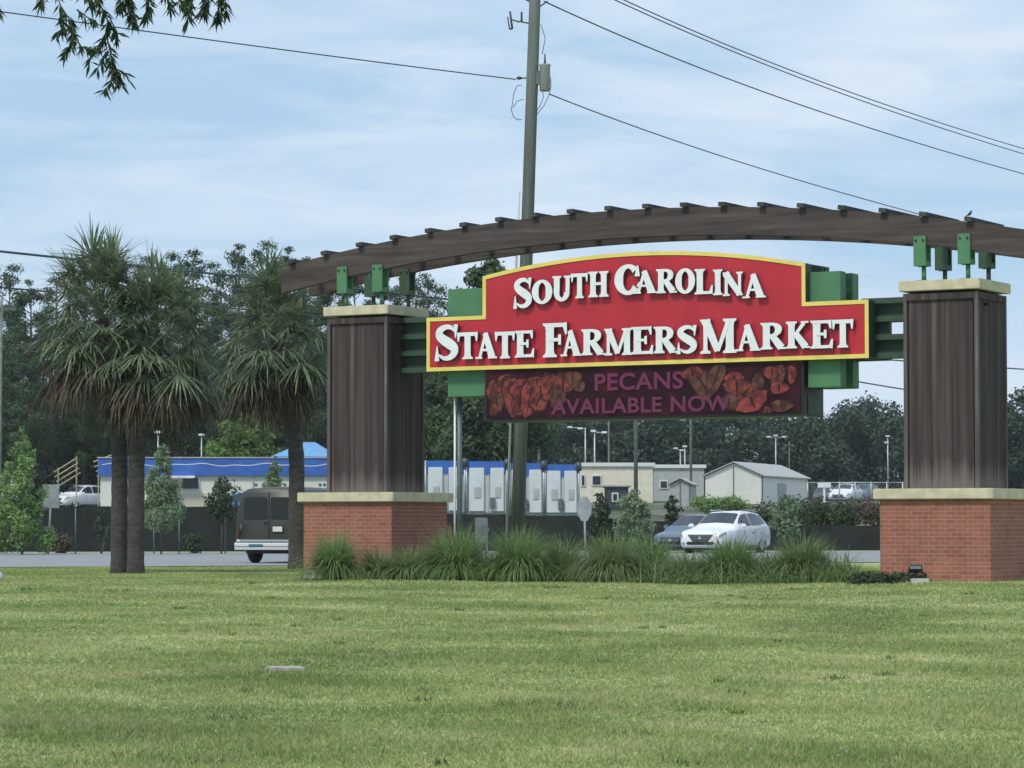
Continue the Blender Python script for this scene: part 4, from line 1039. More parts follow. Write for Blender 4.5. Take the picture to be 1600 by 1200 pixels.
pine_px = [(-25,425,'outermost pine at the left edge'),(12,428,'pine at the left edge of the picture with sky showing through'),(48,447,'shorter pine in the dip left of the twin palms'),(88,432,'pine behind the left side of the twin palm crowns'),(132,420,'pine hidden mostly behind the twin palm crowns'),(178,425,'pine directly behind the twin palm trunks'),(222,415,'pine behind the right side of the twin palm crowns'),(262,408,'pine just right of the twin palm crowns'),(303,402,'round-topped pine between the twin palms and the single palm'),(338,424,'lower pine left of the single palm crown'),(372,396,'pine with clumped top behind the left of the single palm'),(408,392,'tallest clumped pine top above the single palm'),(444,396,'pine rising behind the left end of the timber beam'),(478,412,'pine behind the tip of the timber beam'),(516,440,'pine behind the first green bracket'),(555,436,'pine behind the left brackets of the trellis'),(598,442,'pine behind the second green bracket'),(638,428,'pine just right of the left pillar brackets'),(668,440,'ragged pine between the left pillar cap and the sign'),(690,505,'short pine tucked behind the left end of the sign')]
gg = random.Random(5)
pine_px += [(-70,430,'pine standing outside the left edge nearest the frame'),(-120,440,'second pine outside the left edge'),(-175,425,'third pine outside the left edge'),(-235,436,'fourth pine outside the left edge')]
pine_px += [(px_, yt_, 'smaller pine filling in behind, the %s one counted from the left edge' % w_) for (px_, yt_), w_ in zip(((-8,520),(30,512),(66,500),(110,498),(155,500),(200,492),(245,480),(285,470),(322,480),(358,470),(392,462),(430,458),(462,470),(498,480),(535,490),(576,492),(618,495),(655,500)), ('first','second','third','fourth','fifth','sixth','seventh','eighth','ninth','tenth','eleventh','twelfth','thirteenth','fourteenth','fifteenth','sixteenth','seventeenth','eighteenth'))]
for i, (px, yt, lb) in enumerate(pine_px):
    o = protos[i] if i < 5 else copy_tree(protos[gg.randrange(5)])
    Y = gg.uniform(205, 232); b = at(px, 700, Y); z = gz(b.x, Y); sc = (at(px, yt, Y).z-z)/H0/.99
    o.location = (b.x, Y, z); o.rotation_euler.z = gg.random()*6; o.scale = (sc*gg.uniform(.85, 1.0),)*2+(sc,)
    o['label'] = lb
# solid woods behind and to the right, reads as one mass
def woods(name, x0, x1, Y, prof, label, seed, n, leaf, clr):
    g = random.Random(seed); cs = []; rs = []
    for k in range(clr):
        px = x0+(x1-x0)*g.random(); y = Y+g.uniform(0, 26); yt = np.interp(px, [p[0] for p in prof], [p[1] for p in prof])
        b = at(px, 700, y); z0 = gz(b.x, y); zt = at(px, yt, Y).z
        zt *= g.uniform(.86, 1.03) if g.random() < .5 else g.uniform(.3, .9)
        q = g.random()**.6; r_ = g.uniform(.9, 2.0)
        cs.append((b.x, y, z0+.5+(zt-z0-.5-r_)*q)); rs.append((r_, r_, r_*.9))
    o = leaf_cloud(cs, rs, n, leaf, name, M['woods'], None, seed, aspect=.6); tag(o, label, 'woods', kind='stuff')
    return o
woods('woods', -900, 860, 238, [(-900,545),(-400,530),(-80,560),(0,585),(60,600),(120,560),(300,540),(420,525),(520,500),(640,520),(700,560),(860,560)], 'dark mass of woods behind the pines and the left buildings', 41, 360000, .22, 1900)
woods('woods', 780, 2500, 330, [(780,600),(1150,600),(1285,622),(1300,630),(1330,612),(1370,606),(1400,610),(1500,600),(1570,600),(1600,594),(1800,590),(2500,600)], 'long dark belt of far woods beyond the lot behind the sign', 42, 500000, .25, 2200)

# ================================================================== FENCE and stakes
fo = empty('screen_fence', (0, fence_y(0), 0), 0, 'black fabric screen fence running the length of the road', 'fence')
def ftop(px): return float(np.interp(px, [0,470,560,720,900,1050,1180,1370,1500], [791,792,797,804,807,815,819,822,822]))
mb = MB(); vs = []
xs = np.linspace(-24, 24, 97)
for x in xs:
    y = fence_y(x); px = 800+x/y*F; z = at(px, ftop(px), y).z
    wz = .03*math.sin(x*2.1)+.02*math.sin(x*5.3); vs += [(x, y-fence_y(0)+wz, -.05), (x, y-fence_y(0)+wz*.4, z+.012*math.sin(x*3))]
mb.add(vs, [(2*i, 2*i+2, 2*i+3, 2*i+1) for i in range(len(xs)-1)])
o = mb.build('fabric', mat('black_fabric', (.008,.011,.012), .9, col2=(.017,.022,.022), vscale=2.2), fo)
md = o.modifiers.new('thick', 'SOLIDIFY'); md.thickness = .01
for k in range(17):
    x = -23.5+k*2.95; y = fence_y(x); px = 800+x/y*F; z = at(px, ftop(px), y).z
    mb = MB(); mb.tube([(x, y-fence_y(0)+.08, -.1), (x, y-fence_y(0)+.08, z+.02)], .03, 6); mb.build('fence_post', M['dsteel'], fo)
for px, yt, yb, ln, lb in ((118,794,858,0,'grey stake left of the twin palms in front of the black fence'),(241,815,858,1,'grey stake just right of the twin palm trunks'),(280,806,858,0,'grey stake supporting the pale young tree on its right'),(352,765,858,0,'pale stake beside the small dark young tree'),(158,822,858,-10,'leaning stake close to the left of the twin palm trunks')):
    b = at(px, yb, 107); b.z = 0; tp = at(px-ln, yt, 107); mb = MB(); mb.tube([(0,0,-.1), (tp.x-b.x, 0, tp.z)], .025, 6)
    o = mb.build('tree_stake', M['dsteel'], None, loc=b); tag(o, lb, 'stake', 'stakes along the black fence')

# ================================================================== MARKET BUILDINGS
def place(px, Y): b = at(px, 800, Y); return b.x, gz(b.x, Y)
# long blue and white building
Y = 150; xa, xb = at(157, 750, Y).x, at(650, 750, Y).x; z0 = gz((xa+xb)/2, Y)-.2
bl = empty('market_building', ((xa+xb)/2, Y, z0), 0, 'long white market building with a blue fascia behind the black fence', 'building')
Wb = xb-xa; zt = at(300, 716, Y).z-z0; zm = at(300, 743, Y).z-z0
mb = MB(); mb.box((0, 3, zm/2), (Wb, 6, zm)); mb.build('wall', M['creamwhite'], bl)
mb = MB(); mb.box((0, 2.95, (zm+zt)/2), (Wb+.2, 6.3, zt-zm)); fa = mb.build('blue_fascia', M['trblue'], bl)
mb = MB(); pts = [(-Wb/2+.1+i*.33, zm+.62*(zt-zm)+.05*math.sin(i*.55)+.035*math.sin(i*1.3)) for i in range(int(Wb/.33))]
for i in range(len(pts)-1):
    (a, b_), (c, d_) = pts[i], pts[i+1]; mb.add([(a, -.206, b_-.02), (c, -.206, d_-.02), (c, -.206, d_+.02), (a, -.206, b_+.02)], [(0, 1, 2, 3)])
mb.build('white_stripe', M['roofwhite'], fa)
mb = MB(); mb.box((0, 2.95, zt+.03), (Wb+.3, 6.4, .06)); mb.build('roof', M['greywall'], bl)
L_ = lambda px: at(px, 750, Y).x-(xa+xb)/2
Z_ = lambda py: at(300, py, Y).z-z0
for a, b_, c, d_ in ((284, 312, 745, 765), (200, 222, 748, 768)):
    mb = MB(); mb.box(((L_(a)+L_(b_))/2, -.03, (Z_(c)+Z_(d_))/2), (L_(b_)-L_(a), .1, Z_(c)-Z_(d_))); fr = mb.build('window', M['roofwhite'], bl)
    mb = MB(); mb.box(((L_(a)+L_(b_))/2, -.06, (Z_(c)+Z_(d_))/2), (L_(b_)-L_(a)-.1, .1, Z_(c)-Z_(d_)-.1)); mb.build('pane', M['darkglass'], fr)
mb = MB(); mb.box(None, (L_(306)-L_(255), .9, .05), M=Matrix.Translation(((L_(306)+L_(255))/2, -.4, Z_(745))) @ Matrix.Rotation(R(8), 4, 'X')); mb.build('awning', M['roofwhite'], bl)
mb = MB(); mb.box(((L_(285)+L_(362))/2, -.06, (Z_(770)+Z_(797))/2), (L_(362)-L_(285), .12, Z_(768)-Z_(795))); mb.build('cream_door_panel', M['cream'], bl)
for px in (400, 425, 445, 500, 507):
    mb = MB(); mb.box((L_(px), -.02, Z_(757)), (.12, .06, .1)); mb.build('wall_vent', M['cardark'], bl)
for px in (192, 256, 345, 395, 470, 540):
    mb = MB(); mb.box((L_(px), -.05, zm/2), (.07, .07, zm)); mb.build('downpipe', M['trgrey'], bl)
# box trailers in a row
def trailer(px0, px1, Y, ytop, ybot, label, seed):
    g = random.Random(seed); xa, xb = at(px0, 750, Y).x, at(px1, 750, Y).x; c = (xa+xb)/2; W = xb-xa
    z0 = gz(c, Y); t = empty('box_trailer', (c, Y, z0), 0, label, 'trailer', 'white and blue box trailers')
    zb, zt = at(px0, ybot, Y).z-z0, at(px0, ytop, Y).z-z0; zb = max(zb, .35)
    mb = MB(); mb.box((0, 4, (zb+zt)/2), (W-.06, 8, zt-zb), bev=.03)
    for k in range(int(W/.16)): mb.box((-W/2+.10+k*.16, -.012, (zb+zt)/2-.2), (.035, .05, zt-zb-.7))
    mb.build('body', M['trgrey'], t)
    mb = MB(); bh = (zt-zb)*.24; mb.box((0, 3.97, zt-bh/2+.01), (W-.02, 8.05, bh)); mb.build('blue_band', M['trblue'], t)
    k = .36 if W > 1.8 else .4
    for sx, ww in ((-.24, k), (.25, k*.9)):
        mb = MB(); mb.box((sx*W, -.06, zb+(zt-zb)*.47), (W*ww, .09, (zt-zb)*.82), bev=.02); d = mb.build('door', M['trwhite'], t)
        mb = MB(); mb.box((sx*W+W*.02, -.12, zb+(zt-zb)*.42), (W*ww*.42, .05, .5)); mb.build('vent_panel', M['greywall'], d)
    mb = MB(); mb.box((g.uniform(-.1, .15)*W, -.15, zb+.55), (.22, .25, .5), bev=.02); mb.build('cooling_unit', M['dsteel'], t)
    for sx in (-.5, .5):
        mb = MB(); mb.tube([(sx*(W-.05), -.1, zb), (sx*(W-.05), -.1, zt+.02)], .045, 6); mb.build('corner_post', M['steel'], t)
    mb = MB(); mb.tube([(W/2-.02, -.12, zt-.3), (W/2-.02, -.12, zt+.12)], [.13, .13], 10); mb.build('lamp_bracket', M['cardark'], t)
    mb = MB(); mb.box((0, -.08, zb+.05), (W-.1, .1, .09)); mb.build('rear_bar', M['dsteel'], t)
    for sx in (-1, 1):
        for yy in (1.2, 6.5):
            mb = MB(); mb.tube([(sx*(W/2-.25)-.12, yy, .38), (sx*(W/2-.25)+.12, yy, .38)], .38, 14); mb.build('wheel', M['rubber'], t)
    return t
trailer(664, 727, 138, 720, 803, 'box trailer just right of the left pillar behind the thin sign post', 1)
trailer(728, 793, 138, 721, 804, 'box trailer between the thin sign post and the leaning utility pole', 2)
trailer(796, 850, 138, 724, 806, 'box trailer half hidden behind the leaning utility pole', 3)
trailer(851, 905, 138, 726, 806, 'rightmost box trailer beside the beige building', 4)
# gravel terrace lot is part of the ground; beige building
def boxbuilding(px0, px1, Y, ytop, depth, wallm, roofm, label, wins=(), name='office_building', rt=.25):
    xa, xb = at(px0, 750, Y).x, at(px1, 750, Y).x; c = (xa+xb)/2; z0 = gz(c, Y)-.3; W = xb-xa; zt = at(px0, ytop, Y).z-z0
    t = empty(name, (c, Y, z0), 0, label, 'building')
    mb = MB(); mb.box((0, depth/2, (zt-rt)/2), (W, depth, zt-rt)); mb.build('wall', wallm, t)
    mb = MB(); mb.box((0, depth/2, zt-rt/2), (W+.3, depth+.3, rt), bev=.02); mb.build('roof', roofm, t)
    for a, b_, c_, d_ in wins:
        X = (at(a, 750, Y).x+at(b_, 750, Y).x)/2-c; ww = at(b_, 750, Y).x-at(a, 750, Y).x; z1, z2 = at(0, c_, Y).z-z0, at(0, d_, Y).z-z0
        mb = MB(); mb.box((X, -.02, (z1+z2)/2), (ww+.16, .1, z1-z2+.16)); fr = mb.build('window', M['roofwhite'], t)
        mb = MB(); mb.box((X, -.05, (z1+z2)/2), (ww, .1, z1-z2)); mb.build('pane', M['darkglass'], fr)
    return t
boxbuilding(904, 1020, 185, 723, 9, M['beigewall'], M['roofwhite'], 'beige flat-roofed building with one dark window right of the trailers', ((926,938,744,757),(909,913,743,758)))
boxbuilding(1022, 1100, 200, 726, 8, M['greywall'], M['roofwhite'], 'grey low building between the beige building and the white shed', ((1032,1042,752,762),), 'warehouse')
boxbuilding(948, 982, 160, 758, 4, M['cardark'], M['greywall'], 'small dark grey hut in front of the beige building', ((958,964,772,782),), 'hut', .1)
# gabled sheds
def gable(px0, pxm, px1, Y, ype, yeave, ybase, depth, label, name, wallm, roofm, yawk=.28):
    xa = at(px0, 750, Y).x; xm = at(pxm, 750, Y).x; c = (xa+xm)/2; W = (xm-xa); z0 = gz(c, Y)-.2
    t = empty(name, (c, Y, z0), 0, label, 'shed')
    e = at(0, yeave, Y).z-z0; p = at(0, ype, Y).z-z0; dx = at(px1, 750, Y+depth).x-xm
    def q(x, y, z): return (x+dx*y/depth, y, z)
    mb = MB(); h = W/2
    vs = [q(-h,0,0), q(h,0,0), q(h,0,e), q(0,0,p), q(-h,0,e), q(-h,depth,0), q(h,depth,0), q(h,depth,e), q(0,depth,p), q(-h,depth,e)]
    mb.add(vs, [(0,1,2,3,4), (6,5,9,8,7), (1,6,7,2), (5,0,4,9), (0,5,6,1)]); mb.build('wall', wallm, t)
    ov = .18; sl = (p-e)/h
    mb = MB()
    for sg_ in (-1, 1):
        a0, a1 = (0, p+.05), (sg_*(h+ov), e-sl*ov+.05)
        vs = [q(a0[0],-ov,a0[1]), q(a1[0],-ov,a1[1]), q(a1[0],depth+ov,a1[1]), q(a0[0],depth+ov,a0[1])]
        vs += [(x, y, z+.07) for x, y, z in vs]
        mb.add(vs, [(0,1,2,3),(7,6,5,4),(0,4,5,1),(1,5,6,2),(2,6,7,3),(3,7,4,0)])
    mb.build('roof', roofm, t)
    mb = MB()
    for x in (-h*.02,): mb.box((x, -.02, p*.48), (.05, .05, p*.92))
    mb.box((h-.04, -.02, e/2), (.10, .06, e)); mb.build('trim', M['dsteel'], t)
    return t, q, e, h
t, q, e, h = gable(1102, 1192, 1262, 180, 724, 744, 790, 11, 'white gabled shed with a grey roof left of the parked cars', 'storage_shed', M['shedwall'], M['shedroof'])
mb = MB(); a = q(h+.03, 3.5, 0); b_ = q(h+.03, 5.5, 0); mb.add([(a[0],a[1],.1),(b_[0],b_[1],.1),(b_[0],b_[1],e*.8),(a[0],a[1],e*.8)], [(0,1,2,3)]); mb.build('side_door', M['greywall'], t)
gable(1047, 1079, 1088, 172, 749, 757, 785, 4, 'small grey gabled shed before the grey low building', 'garden_shed', M['greywall'], M['shedroof'])
# blue canopy
Y = 158; b = at(478, 700, Y); z0 = gz(b.x, Y); t = empty('canopy_tent', (b.x, Y, z0), 0, 'light blue canopy roof showing right of the single palm trunk', 'canopy')
zt = at(478, 691, Y).z-z0; ze = at(478, 714, Y).z-z0; hw = at(530, 700, Y).x-b.x
mb = MB(); vs = [(-hw,-1.3,ze),(hw,-1.3,ze),(hw,1.3,ze),(-hw,1.3,ze),(-.1,0,zt),(.5,0,zt)]; mb.add(vs, [(0,1,5,4),(1,2,5),(2,3,4,5),(3,0,4)])
o = mb.build('roof', M['bluetarp'], t); o.modifiers.new('s', 'SOLIDIFY').thickness = .03
for sx in (-1, 1):
    for sy in (-1, 1):
        mb = MB(); mb.tube([(sx*(hw-.05), sy*1.25, 0), (sx*(hw-.05), sy*1.25, ze)], .04, 6); mb.build('leg', M['steel'], t)
# lumber racks
for (x0, y0, x1, y1, n, lb) in ((84,738,120,716,4,'lower stack of yellow timbers above the white parked car'),(146,722,196,703,4,'upper stack of yellow timbers behind the twin palm trunks')):
    Y = 165; a = at(x0, y0, Y); c = at(x1, y1, Y); z0 = gz(a.x, Y); t = empty('timber_rack', (a.x, Y, z0), 0, lb, 'timber rack', 'yellow timber racks')
    for k in range(n):
        mb = MB(); off = Vector((0, k*.5, -k*.26)); mb.tube([a-t.location+off, c-t.location+off], .042, 4, smooth=False); mb.build('beam', M['lumber'], t)
    for q_ in (.1, .9):
        p = a.lerp(c, q_)-t.location; mb = MB(); mb.box((p.x, .8, (p.z+.2)/2), (.07, .07, p.z+.2)); mb.build('upright', M['lumber'], t)
# lamp poles
def lamp(px, yt, Y, heads, label, r=.05):
    b = at(px, yt, Y); z0 = gz(b.x, Y); H = b.z-z0; t = empty('street_lamp', (b.x, Y, z0), 0, label, 'street lamp', 'lamps in the market lot')
    mb = MB(); mb.tube([(0,0,0),(0,0,H)], [r*1.3, r], 8); mb.build('pole', M['steel'], t)
    for dx, dz in heads:
        X = dx/F*Y; Z = -dz/F*Y
        mb = MB(); mb.tube([(0,0,H-.05),(X*.9,0,H+Z)], .03, 5); mb.build('arm', M['steel'], t)
        mb = MB(); mb.box((X, 0, H+Z+.02), (.36, .24, .14), bev=.03); mb.build('lamp_head', M['roofwhite'], t)
lamp(247, 676, 148, [(0,0)], 'thin white pole lamp behind the pale young tree', .035)
lamp(315, 680, 175, [(0,0)], 'thin pole lamp against the trees above the blue fascia', .04)
lamp(914.5, 668, 200, [(-8,2),(-24,0)], 'lamp with two heads to the left above the beige building')
lamp(929, 674, 190, [(-2,0),(15,2)], 'lamp with one white head and an arm to the right above the beige building')
lamp(1063, 704, 230, [(-7,-3),(2,0)], 'small lamp above the grey low building')
lamp(1070, 698, 215, [(0,0)], 'plain white pole beside the small lamp above the grey low building')
lamp(1212, 683, 235, [(-11,0),(0,-2),(13,0)], 'three-headed lamp rising behind the white shed')
lamp(1387, 682, 240, [(0,0),(-2,10)], 'two-headed lamp close to the left of the right pillar')
# wooden poles
for px, yt, Y, r, lb in ((993,495,160,.105,'thick greenish wooden pole below the middle of the sign'),(951,560,190,.06,'dark thin wooden pole left of the thick greenish pole'),(1079,530,175,.075,'dark wooden pole left of the white shed'),(842,600,200,.09,'wooden pole just right of the leaning utility pole'),(1233,690,250,.05,'slim far pole right of the three-headed lamp'),(2,470,120,.07,'dark wooden pole at the left edge of the picture')):
    b = at(px, yt, Y); z0 = gz(b.x, Y); t = empty('wooden_pole', (b.x, Y, z0), 0, lb, 'wooden pole', 'far wooden poles')
    mb = MB(); mb.tube([(0,0,-.2),(0,0,(b.z-z0)*.5),(0,0,b.z-z0)], [r*1.1, r, r*.85], 8); mb.build('shaft', M['polewood_far'], t)
    mb = MB(); mb.box((0, 0, b.z-z0-.3), (1.4, .1, .12), rz=.8); mb.build('crossarm', M['polewood_far'], t)
# chain-link fence
Y = 176; x0, x1 = at(1262, 760, Y).x, at(1460, 760, Y).x; z0 = gz(x0, Y); t = empty('chain_link_fence', (x0, Y, z0), 0, 'chain link fence in front of the parked cars left of the right pillar', 'fence')
zt = at(0, 754, Y).z-z0; nn = 9
mb = MB(); mb.tube([(0,0,zt),(x1-x0,0,zt)], .035, 6); mb.tube([(0,0,zt*.1),(x1-x0,0,zt*.1)], .02, 6); mb.build('rail', M['steel'], t)
for k in range(nn):
    mb = MB(); mb.tube([((x1-x0)*k/(nn-1),0,0),((x1-x0)*k/(nn-1),0,zt+.05)], .045, 6); mb.build('fence_post', M['steel'], t)
mb = MB(); k = -zt
while k < x1-x0:
    a0, a1 = max(0, k), min(x1-x0, k+zt)
    mb.tube([(a0, 0, a0-k), (a1, 0, a1-k)], .006, 3, cap=False); mb.tube([(a0, .01, zt-(a0-k)), (a1, .01, zt-(a1-k))], .006, 3, cap=False); k += .22
mb.build('wire_mesh', M['steel'], t)
# small notice board at right lot
Y = 172; b = at(1288, 770, Y); z0 = gz(b.x, Y); t = empty('notice_board', (b.x, Y, z0), 0, 'small white sign board standing before the chain link fence', 'sign')
mb = MB(); mb.box((0, 0, at(0, 758, Y).z-z0), (.75, .06, .28)); mb.build('board', M['white'], t)
mb = MB(); mb.box((0, .05, (at(0, 758, Y).z-z0)/2), (.12, .08, at(0, 758, Y).z-z0)); mb.build('post', M['white'], t)

# ================================================================== VEHICLES
def loft(stations, mb, mi=0):
    """stations: (x, [(y,z)...] half ring from bottom centre to top centre)"""
    rings = []
    for x, hr in stations:
        full = [(x if len(p) < 3 else x+p[2], p[0], p[1]) for p in hr] + [(x if len(p) < 3 else x+p[2], -p[0], p[1]) for p in hr[-2:0:-1]]
        rings.append(full)
    n = len(rings[0]); b = len(mb.v)
    for r_ in rings: mb.v += r_
    for i in range(len(rings)-1):
        for k in range(n):
            mb.f.append((b+i*n+k, b+(i+1)*n+k, b+(i+1)*n+(k+1) % n, b+i*n+(k+1) % n)); mb.m.append(mi); mb.sm.append(True)
    mb.f.append(tuple(b+k for k in range(n))); mb.m.append(mi); mb.sm.append(True)
    mb.f.append(tuple(b+(len(rings)-1)*n+k for k in range(n))[::-1]); mb.m.append(mi); mb.sm.append(True)
    return rings
def cut_wheels(o, wheels, W):
    """open the wheel arches in the body"""
    cutters = []
    for wx, r_ in wheels:
        mb = MB(); mb.tube([(wx, -W-.2, r_), (wx, -W+.32, r_)], r_*1.16, 24, smooth=False); mb.tube([(wx, W-.32, r_), (wx, W+.2, r_)], r_*1.16, 24, smooth=False)
        c = mb.build('cutter', M['black']); cutters.append(c)
        md = o.modifiers.new('b', 'BOOLEAN'); md.object = c; md.operation = 'DIFFERENCE'; md.solver = 'EXACT'
    bpy.context.view_layer.update()
    dg = bpy.context.evaluated_depsgraph_get(); me = bpy.data.meshes.new_from_object(o.evaluated_get(dg))
    o.modifiers.clear(); o.data = me
    for c in cutters: bpy.data.objects.remove(c)
def wheel(parent, x, y, r_, side, rimm):
    mb = MB(); w_ = .22; y0 = y-side*w_
    prof = [(y0, r_*.70), (y0, r_*.93), (y0+side*.03, r_), (y-side*.03, r_), (y, r_*.93), (y, r_*.68)]
    mb.tube([(x, a, r_) for a, _ in prof], [b for _, b in prof], 24, cap=True); wl = mb.build('wheel', M['rubber'], parent)
    mb = MB(); mb.tube([(x, y-side*.02, r_), (x, y+side*.006, r_), (x, y+side*.01, r_)], [r_*.69, r_*.66, r_*.15], 20)
    for k in range(5):
        a = k*2*PI/5; mb.box(None, (r_*.60, .02, r_*.17), M=Matrix.Translation((x+math.cos(a)*r_*.33, y+side*.018, r_+math.sin(a)*r_*.33)) @ Matrix.Rotation(-a, 4, 'Y'))
    mb.build('rim', rimm, wl)
def patch(pts_uv, fn, off, mb, mi=0):
    pass
def car(name, paint, L, W, H, label, cat, loc, rz, suv=True, detail=True, group=None, scale=1):
    t = empty(name, loc, rz, label, cat, group); t.scale = (scale,)*3
    h = W/2; gcl = .22; belt = H*.60 if suv else H*.62; r_ = .37 if suv else .33
    hood0 = H*.50 if suv else H*.47
    # x from front (+L/2) to rear (-L/2)
    def ring(wb, zb, zs, zr, wr, crown=.03):
        return [(0, zb), (wb*.86, zb), (wb*.97, zb+.07), (wb, zb+(zs-zb)*.45), (wb*.985, zs-.08), (wb*.95, zs), (wb*.93 if zr < zs+.12 else wr+(wb*.95-wr)*.45, zs+(zr-zs)*.5), (wr, zr-.035 if zr > zs+.12 else zr-.01), (wr*.82, zr), (0, zr+crown)]
    F_ = L/2
    if suv: st = [
        (F_-.00, ring(h*.70, gcl+.10, hood0-.22, hood0-.16, h*.55)), (F_-.06, ring(h*.82, gcl+.02, hood0-.10, hood0-.04, h*.66)),
        (F_-.25, ring(h*.94, gcl, hood0, hood0+.04, h*.76)), (F_-.60, ring(h*.99, gcl, hood0+.06, hood0+.10, h*.80)), (F_-1.15, ring(h, gcl, hood0+.11, hood0+.16, h*.80)),
        (F_-1.40, ring(h, gcl, belt, belt+.13, h*.78)), (F_-2.15, ring(h, gcl, belt+.02, H-.08, h*.68)), (F_-2.45, ring(h, gcl, belt+.03, H-.02, h*.68)),
        (F_-3.3, ring(h, gcl, belt+.05, H, h*.67)), (F_-4.1, ring(h*.99, gcl, belt+.10, H-.06, h*.64)), (F_-4.45, ring(h*.96, gcl, belt+.10, H-.16, h*.60)),
        (F_-4.70, ring(h*.92, gcl+.03, belt+.06, belt+.20, h*.62)), (F_-L, ring(h*.84, gcl+.12, belt-.15, belt-.08, h*.6))]
    else: st = [
        (F_-.00, ring(h*.70, gcl+.10, hood0-.16, hood0-.11, h*.55)), (F_-.08, ring(h*.84, gcl+.02, hood0-.07, hood0-.02, h*.66)),
        (F_-.30, ring(h*.95, gcl, hood0, hood0+.03, h*.76)), (F_-.70, ring(h*.99, gcl, hood0+.06, hood0+.10, h*.80)), (F_-1.05, ring(h, gcl, hood0+.11, hood0+.15, h*.80)),
        (F_-1.25, ring(h, gcl, belt, belt+.10, h*.78)), (F_-2.0, ring(h, gcl, belt+.02, H-.06, h*.66)), (F_-2.4, ring(h, gcl, belt+.03, H, h*.66)),
        (F_-3.1, ring(h, gcl, belt+.04, H-.01, h*.65)), (F_-3.7, ring(h*.99, gcl, belt+.05, H-.12, h*.62)), (F_-4.2, ring(h*.97, gcl, belt+.04, belt+.12, h*.66)),
        (F_-L+.12, ring(h*.92, gcl+.03, belt+.0, belt+.07, h*.62)), (F_-L, ring(h*.84, gcl+.12, belt-.12, belt-.06, h*.6))]
    mb = MB(); rg = loft(st, mb); body = mb.build('body', paint, t)
    wx = (F_-.93, F_-.93-L*.585)
    cut_wheels(body, [(x, r_) for x in wx], h)
    for x in wx:
        for sd_ in (-1, 1): wheel(t, x, sd_*(h-.015), r_, sd_, M['chrome'])
    wells = MB()
    for x in wx: wells.box((x, 0, r_+.1), (r_*2.1, 2*h-.5, r_*1.7))
    wells.build('wheel_wells', M['black'], t)
    # windows from the loft: rows 5..7 of the ring are the glass band
    n = len(rg[0]); half = 9
    def P(i, j):
        i0 = int(min(max(i, 0), len(rg)-1.001)); fi = i-i0; j = j % n; j0 = int(j); fj = j-j0; j1 = (j0+1) % n
        A = Vector(rg[i0][j0]).lerp(Vector(rg[i0][j1]), fj); B = Vector(rg[i0+1][j0]).lerp(Vector(rg[i0+1][j1]), fj); return A.lerp(B, fi)
    def gl(nm, i0, i1, j0, j1, material=M['glass'], off=.012, nu=6, nv=6, parent=t, taper=0):
        mb = MB(); vs = []
        for a in range(nu+1):
            for b in range(nv+1):
                i = i0+(i1-i0)*a/nu; j = j0+(j1-j0)*b/nv; p = P(i, j)
                du = P(min(i+.05, len(rg)-1.002), j)-P(max(i-.05, 0), j); dv = P(i, j+.05)-P(i, j-.05)
                nn = dv.cross(du); nn = nn.normalized() if nn.length > 1e-9 else Vector((0,0,1))
                if nn.dot(p-Vector((p.x*.8, 0, H*.5))) < 0: nn = -nn
                vs.append(p+nn*off)
        k = nv+1
        mb.add(vs, [(a*k+b, (a+1)*k+b, (a+1)*k+b+1, a*k+b+1) for a in range(nu) for b in range(nv)], 0, True); return mb.build(nm, material, parent)
    gl('windshield', 5.12, 6.0, 7.3, 10.7, nu=5, nv=8)
    fr, rr = (6.05, 9.4) if suv else (6.05, 8.75)
    for side in (1, -1):
        jj = (lambda j: j) if side == 1 else (lambda j: n-j)
        gl('side_window', 6.05, 7.35, jj(5.25), jj(6.85)); gl('side_window', 7.45, 8.65, jj(5.25), jj(6.85)); gl('side_window', 8.72, rr, jj(5.35), jj(6.75))
        gl('side_window', 5.45, 6.0, jj(5.35), jj(6.8), nu=3)
        mb = MB(); mx_ = F_-1.62; mb.box((mx_, side*(h+.10), belt+.10), (.12, .22, .15), bev=.035); mb.build('wing_mirror', paint, t)
        gl('headlight', .75, 2.35, jj(4.1), jj(5.3), M['lampclear'], .015)
        gl('tail_light', len(rg)-2.6, len(rg)-1.5, jj(3.9), jj(5.0), M['lampred'], .015)
        mb = MB(); 
        for xd in (F_-2.0, F_-3.02): mb.box((xd, side*(h*.992), (belt+gcl)/2+.08), (.012, .02, belt-gcl-.28))
        mb.build('door_gap', M['black'], t)
        mb = MB()
        for xd in (F_-2.78, F_-3.75): mb.box((xd, side*(h*.99+.012), belt-.16), (.2, .03, .035), bev=.01)
        mb.build('door_handle', M['chrome'], t)
        if suv:
            mb = MB(); mb.tube([(F_-2.3, side*h*.62, H+.03), (F_-3.2, side*h*.62, H+.055), (F_-4.1, side*h*.60, H-.01)], .016, 6); mb.build('roof_rail', M['chrome'], t)
            mb = MB(); mb.box((F_-2.45, side*(h*.985), gcl+.06), (1.9, .05, .09), bev=.015); mb.build('sill_trim', M['dsteel'], t)
    gl('rear_window', len(rg)-3.0, len(rg)-2.15, 7.4, 10.6, nu=4, nv=8)
    # face of the car
    gw = h*.52
    zg = hood0-.17
    mb = MB(); mb.prism([(-gw, zg+.10), (-gw*.6, zg-.15), (gw*.6, zg-.15), (gw, zg+.10)], lambda a, b, d: (F_-.03+d, a, b), 0, .06); gr = mb.build('grille', M['black'], t)
    mb = MB()
    for k in range(4): z = zg+.07-.055*k; ww = gw*(.92-.09*k); mb.box((F_+.034, 0, z), (.012, ww*2, .012))
    mb.build('grille_bars', M['chrome'], gr)
    mb = MB(); mb.tube([(F_+.03, 0, zg-.02), (F_+.05, 0, zg-.02)], .06, 14); mb.build('badge', M['chrome'], gr)
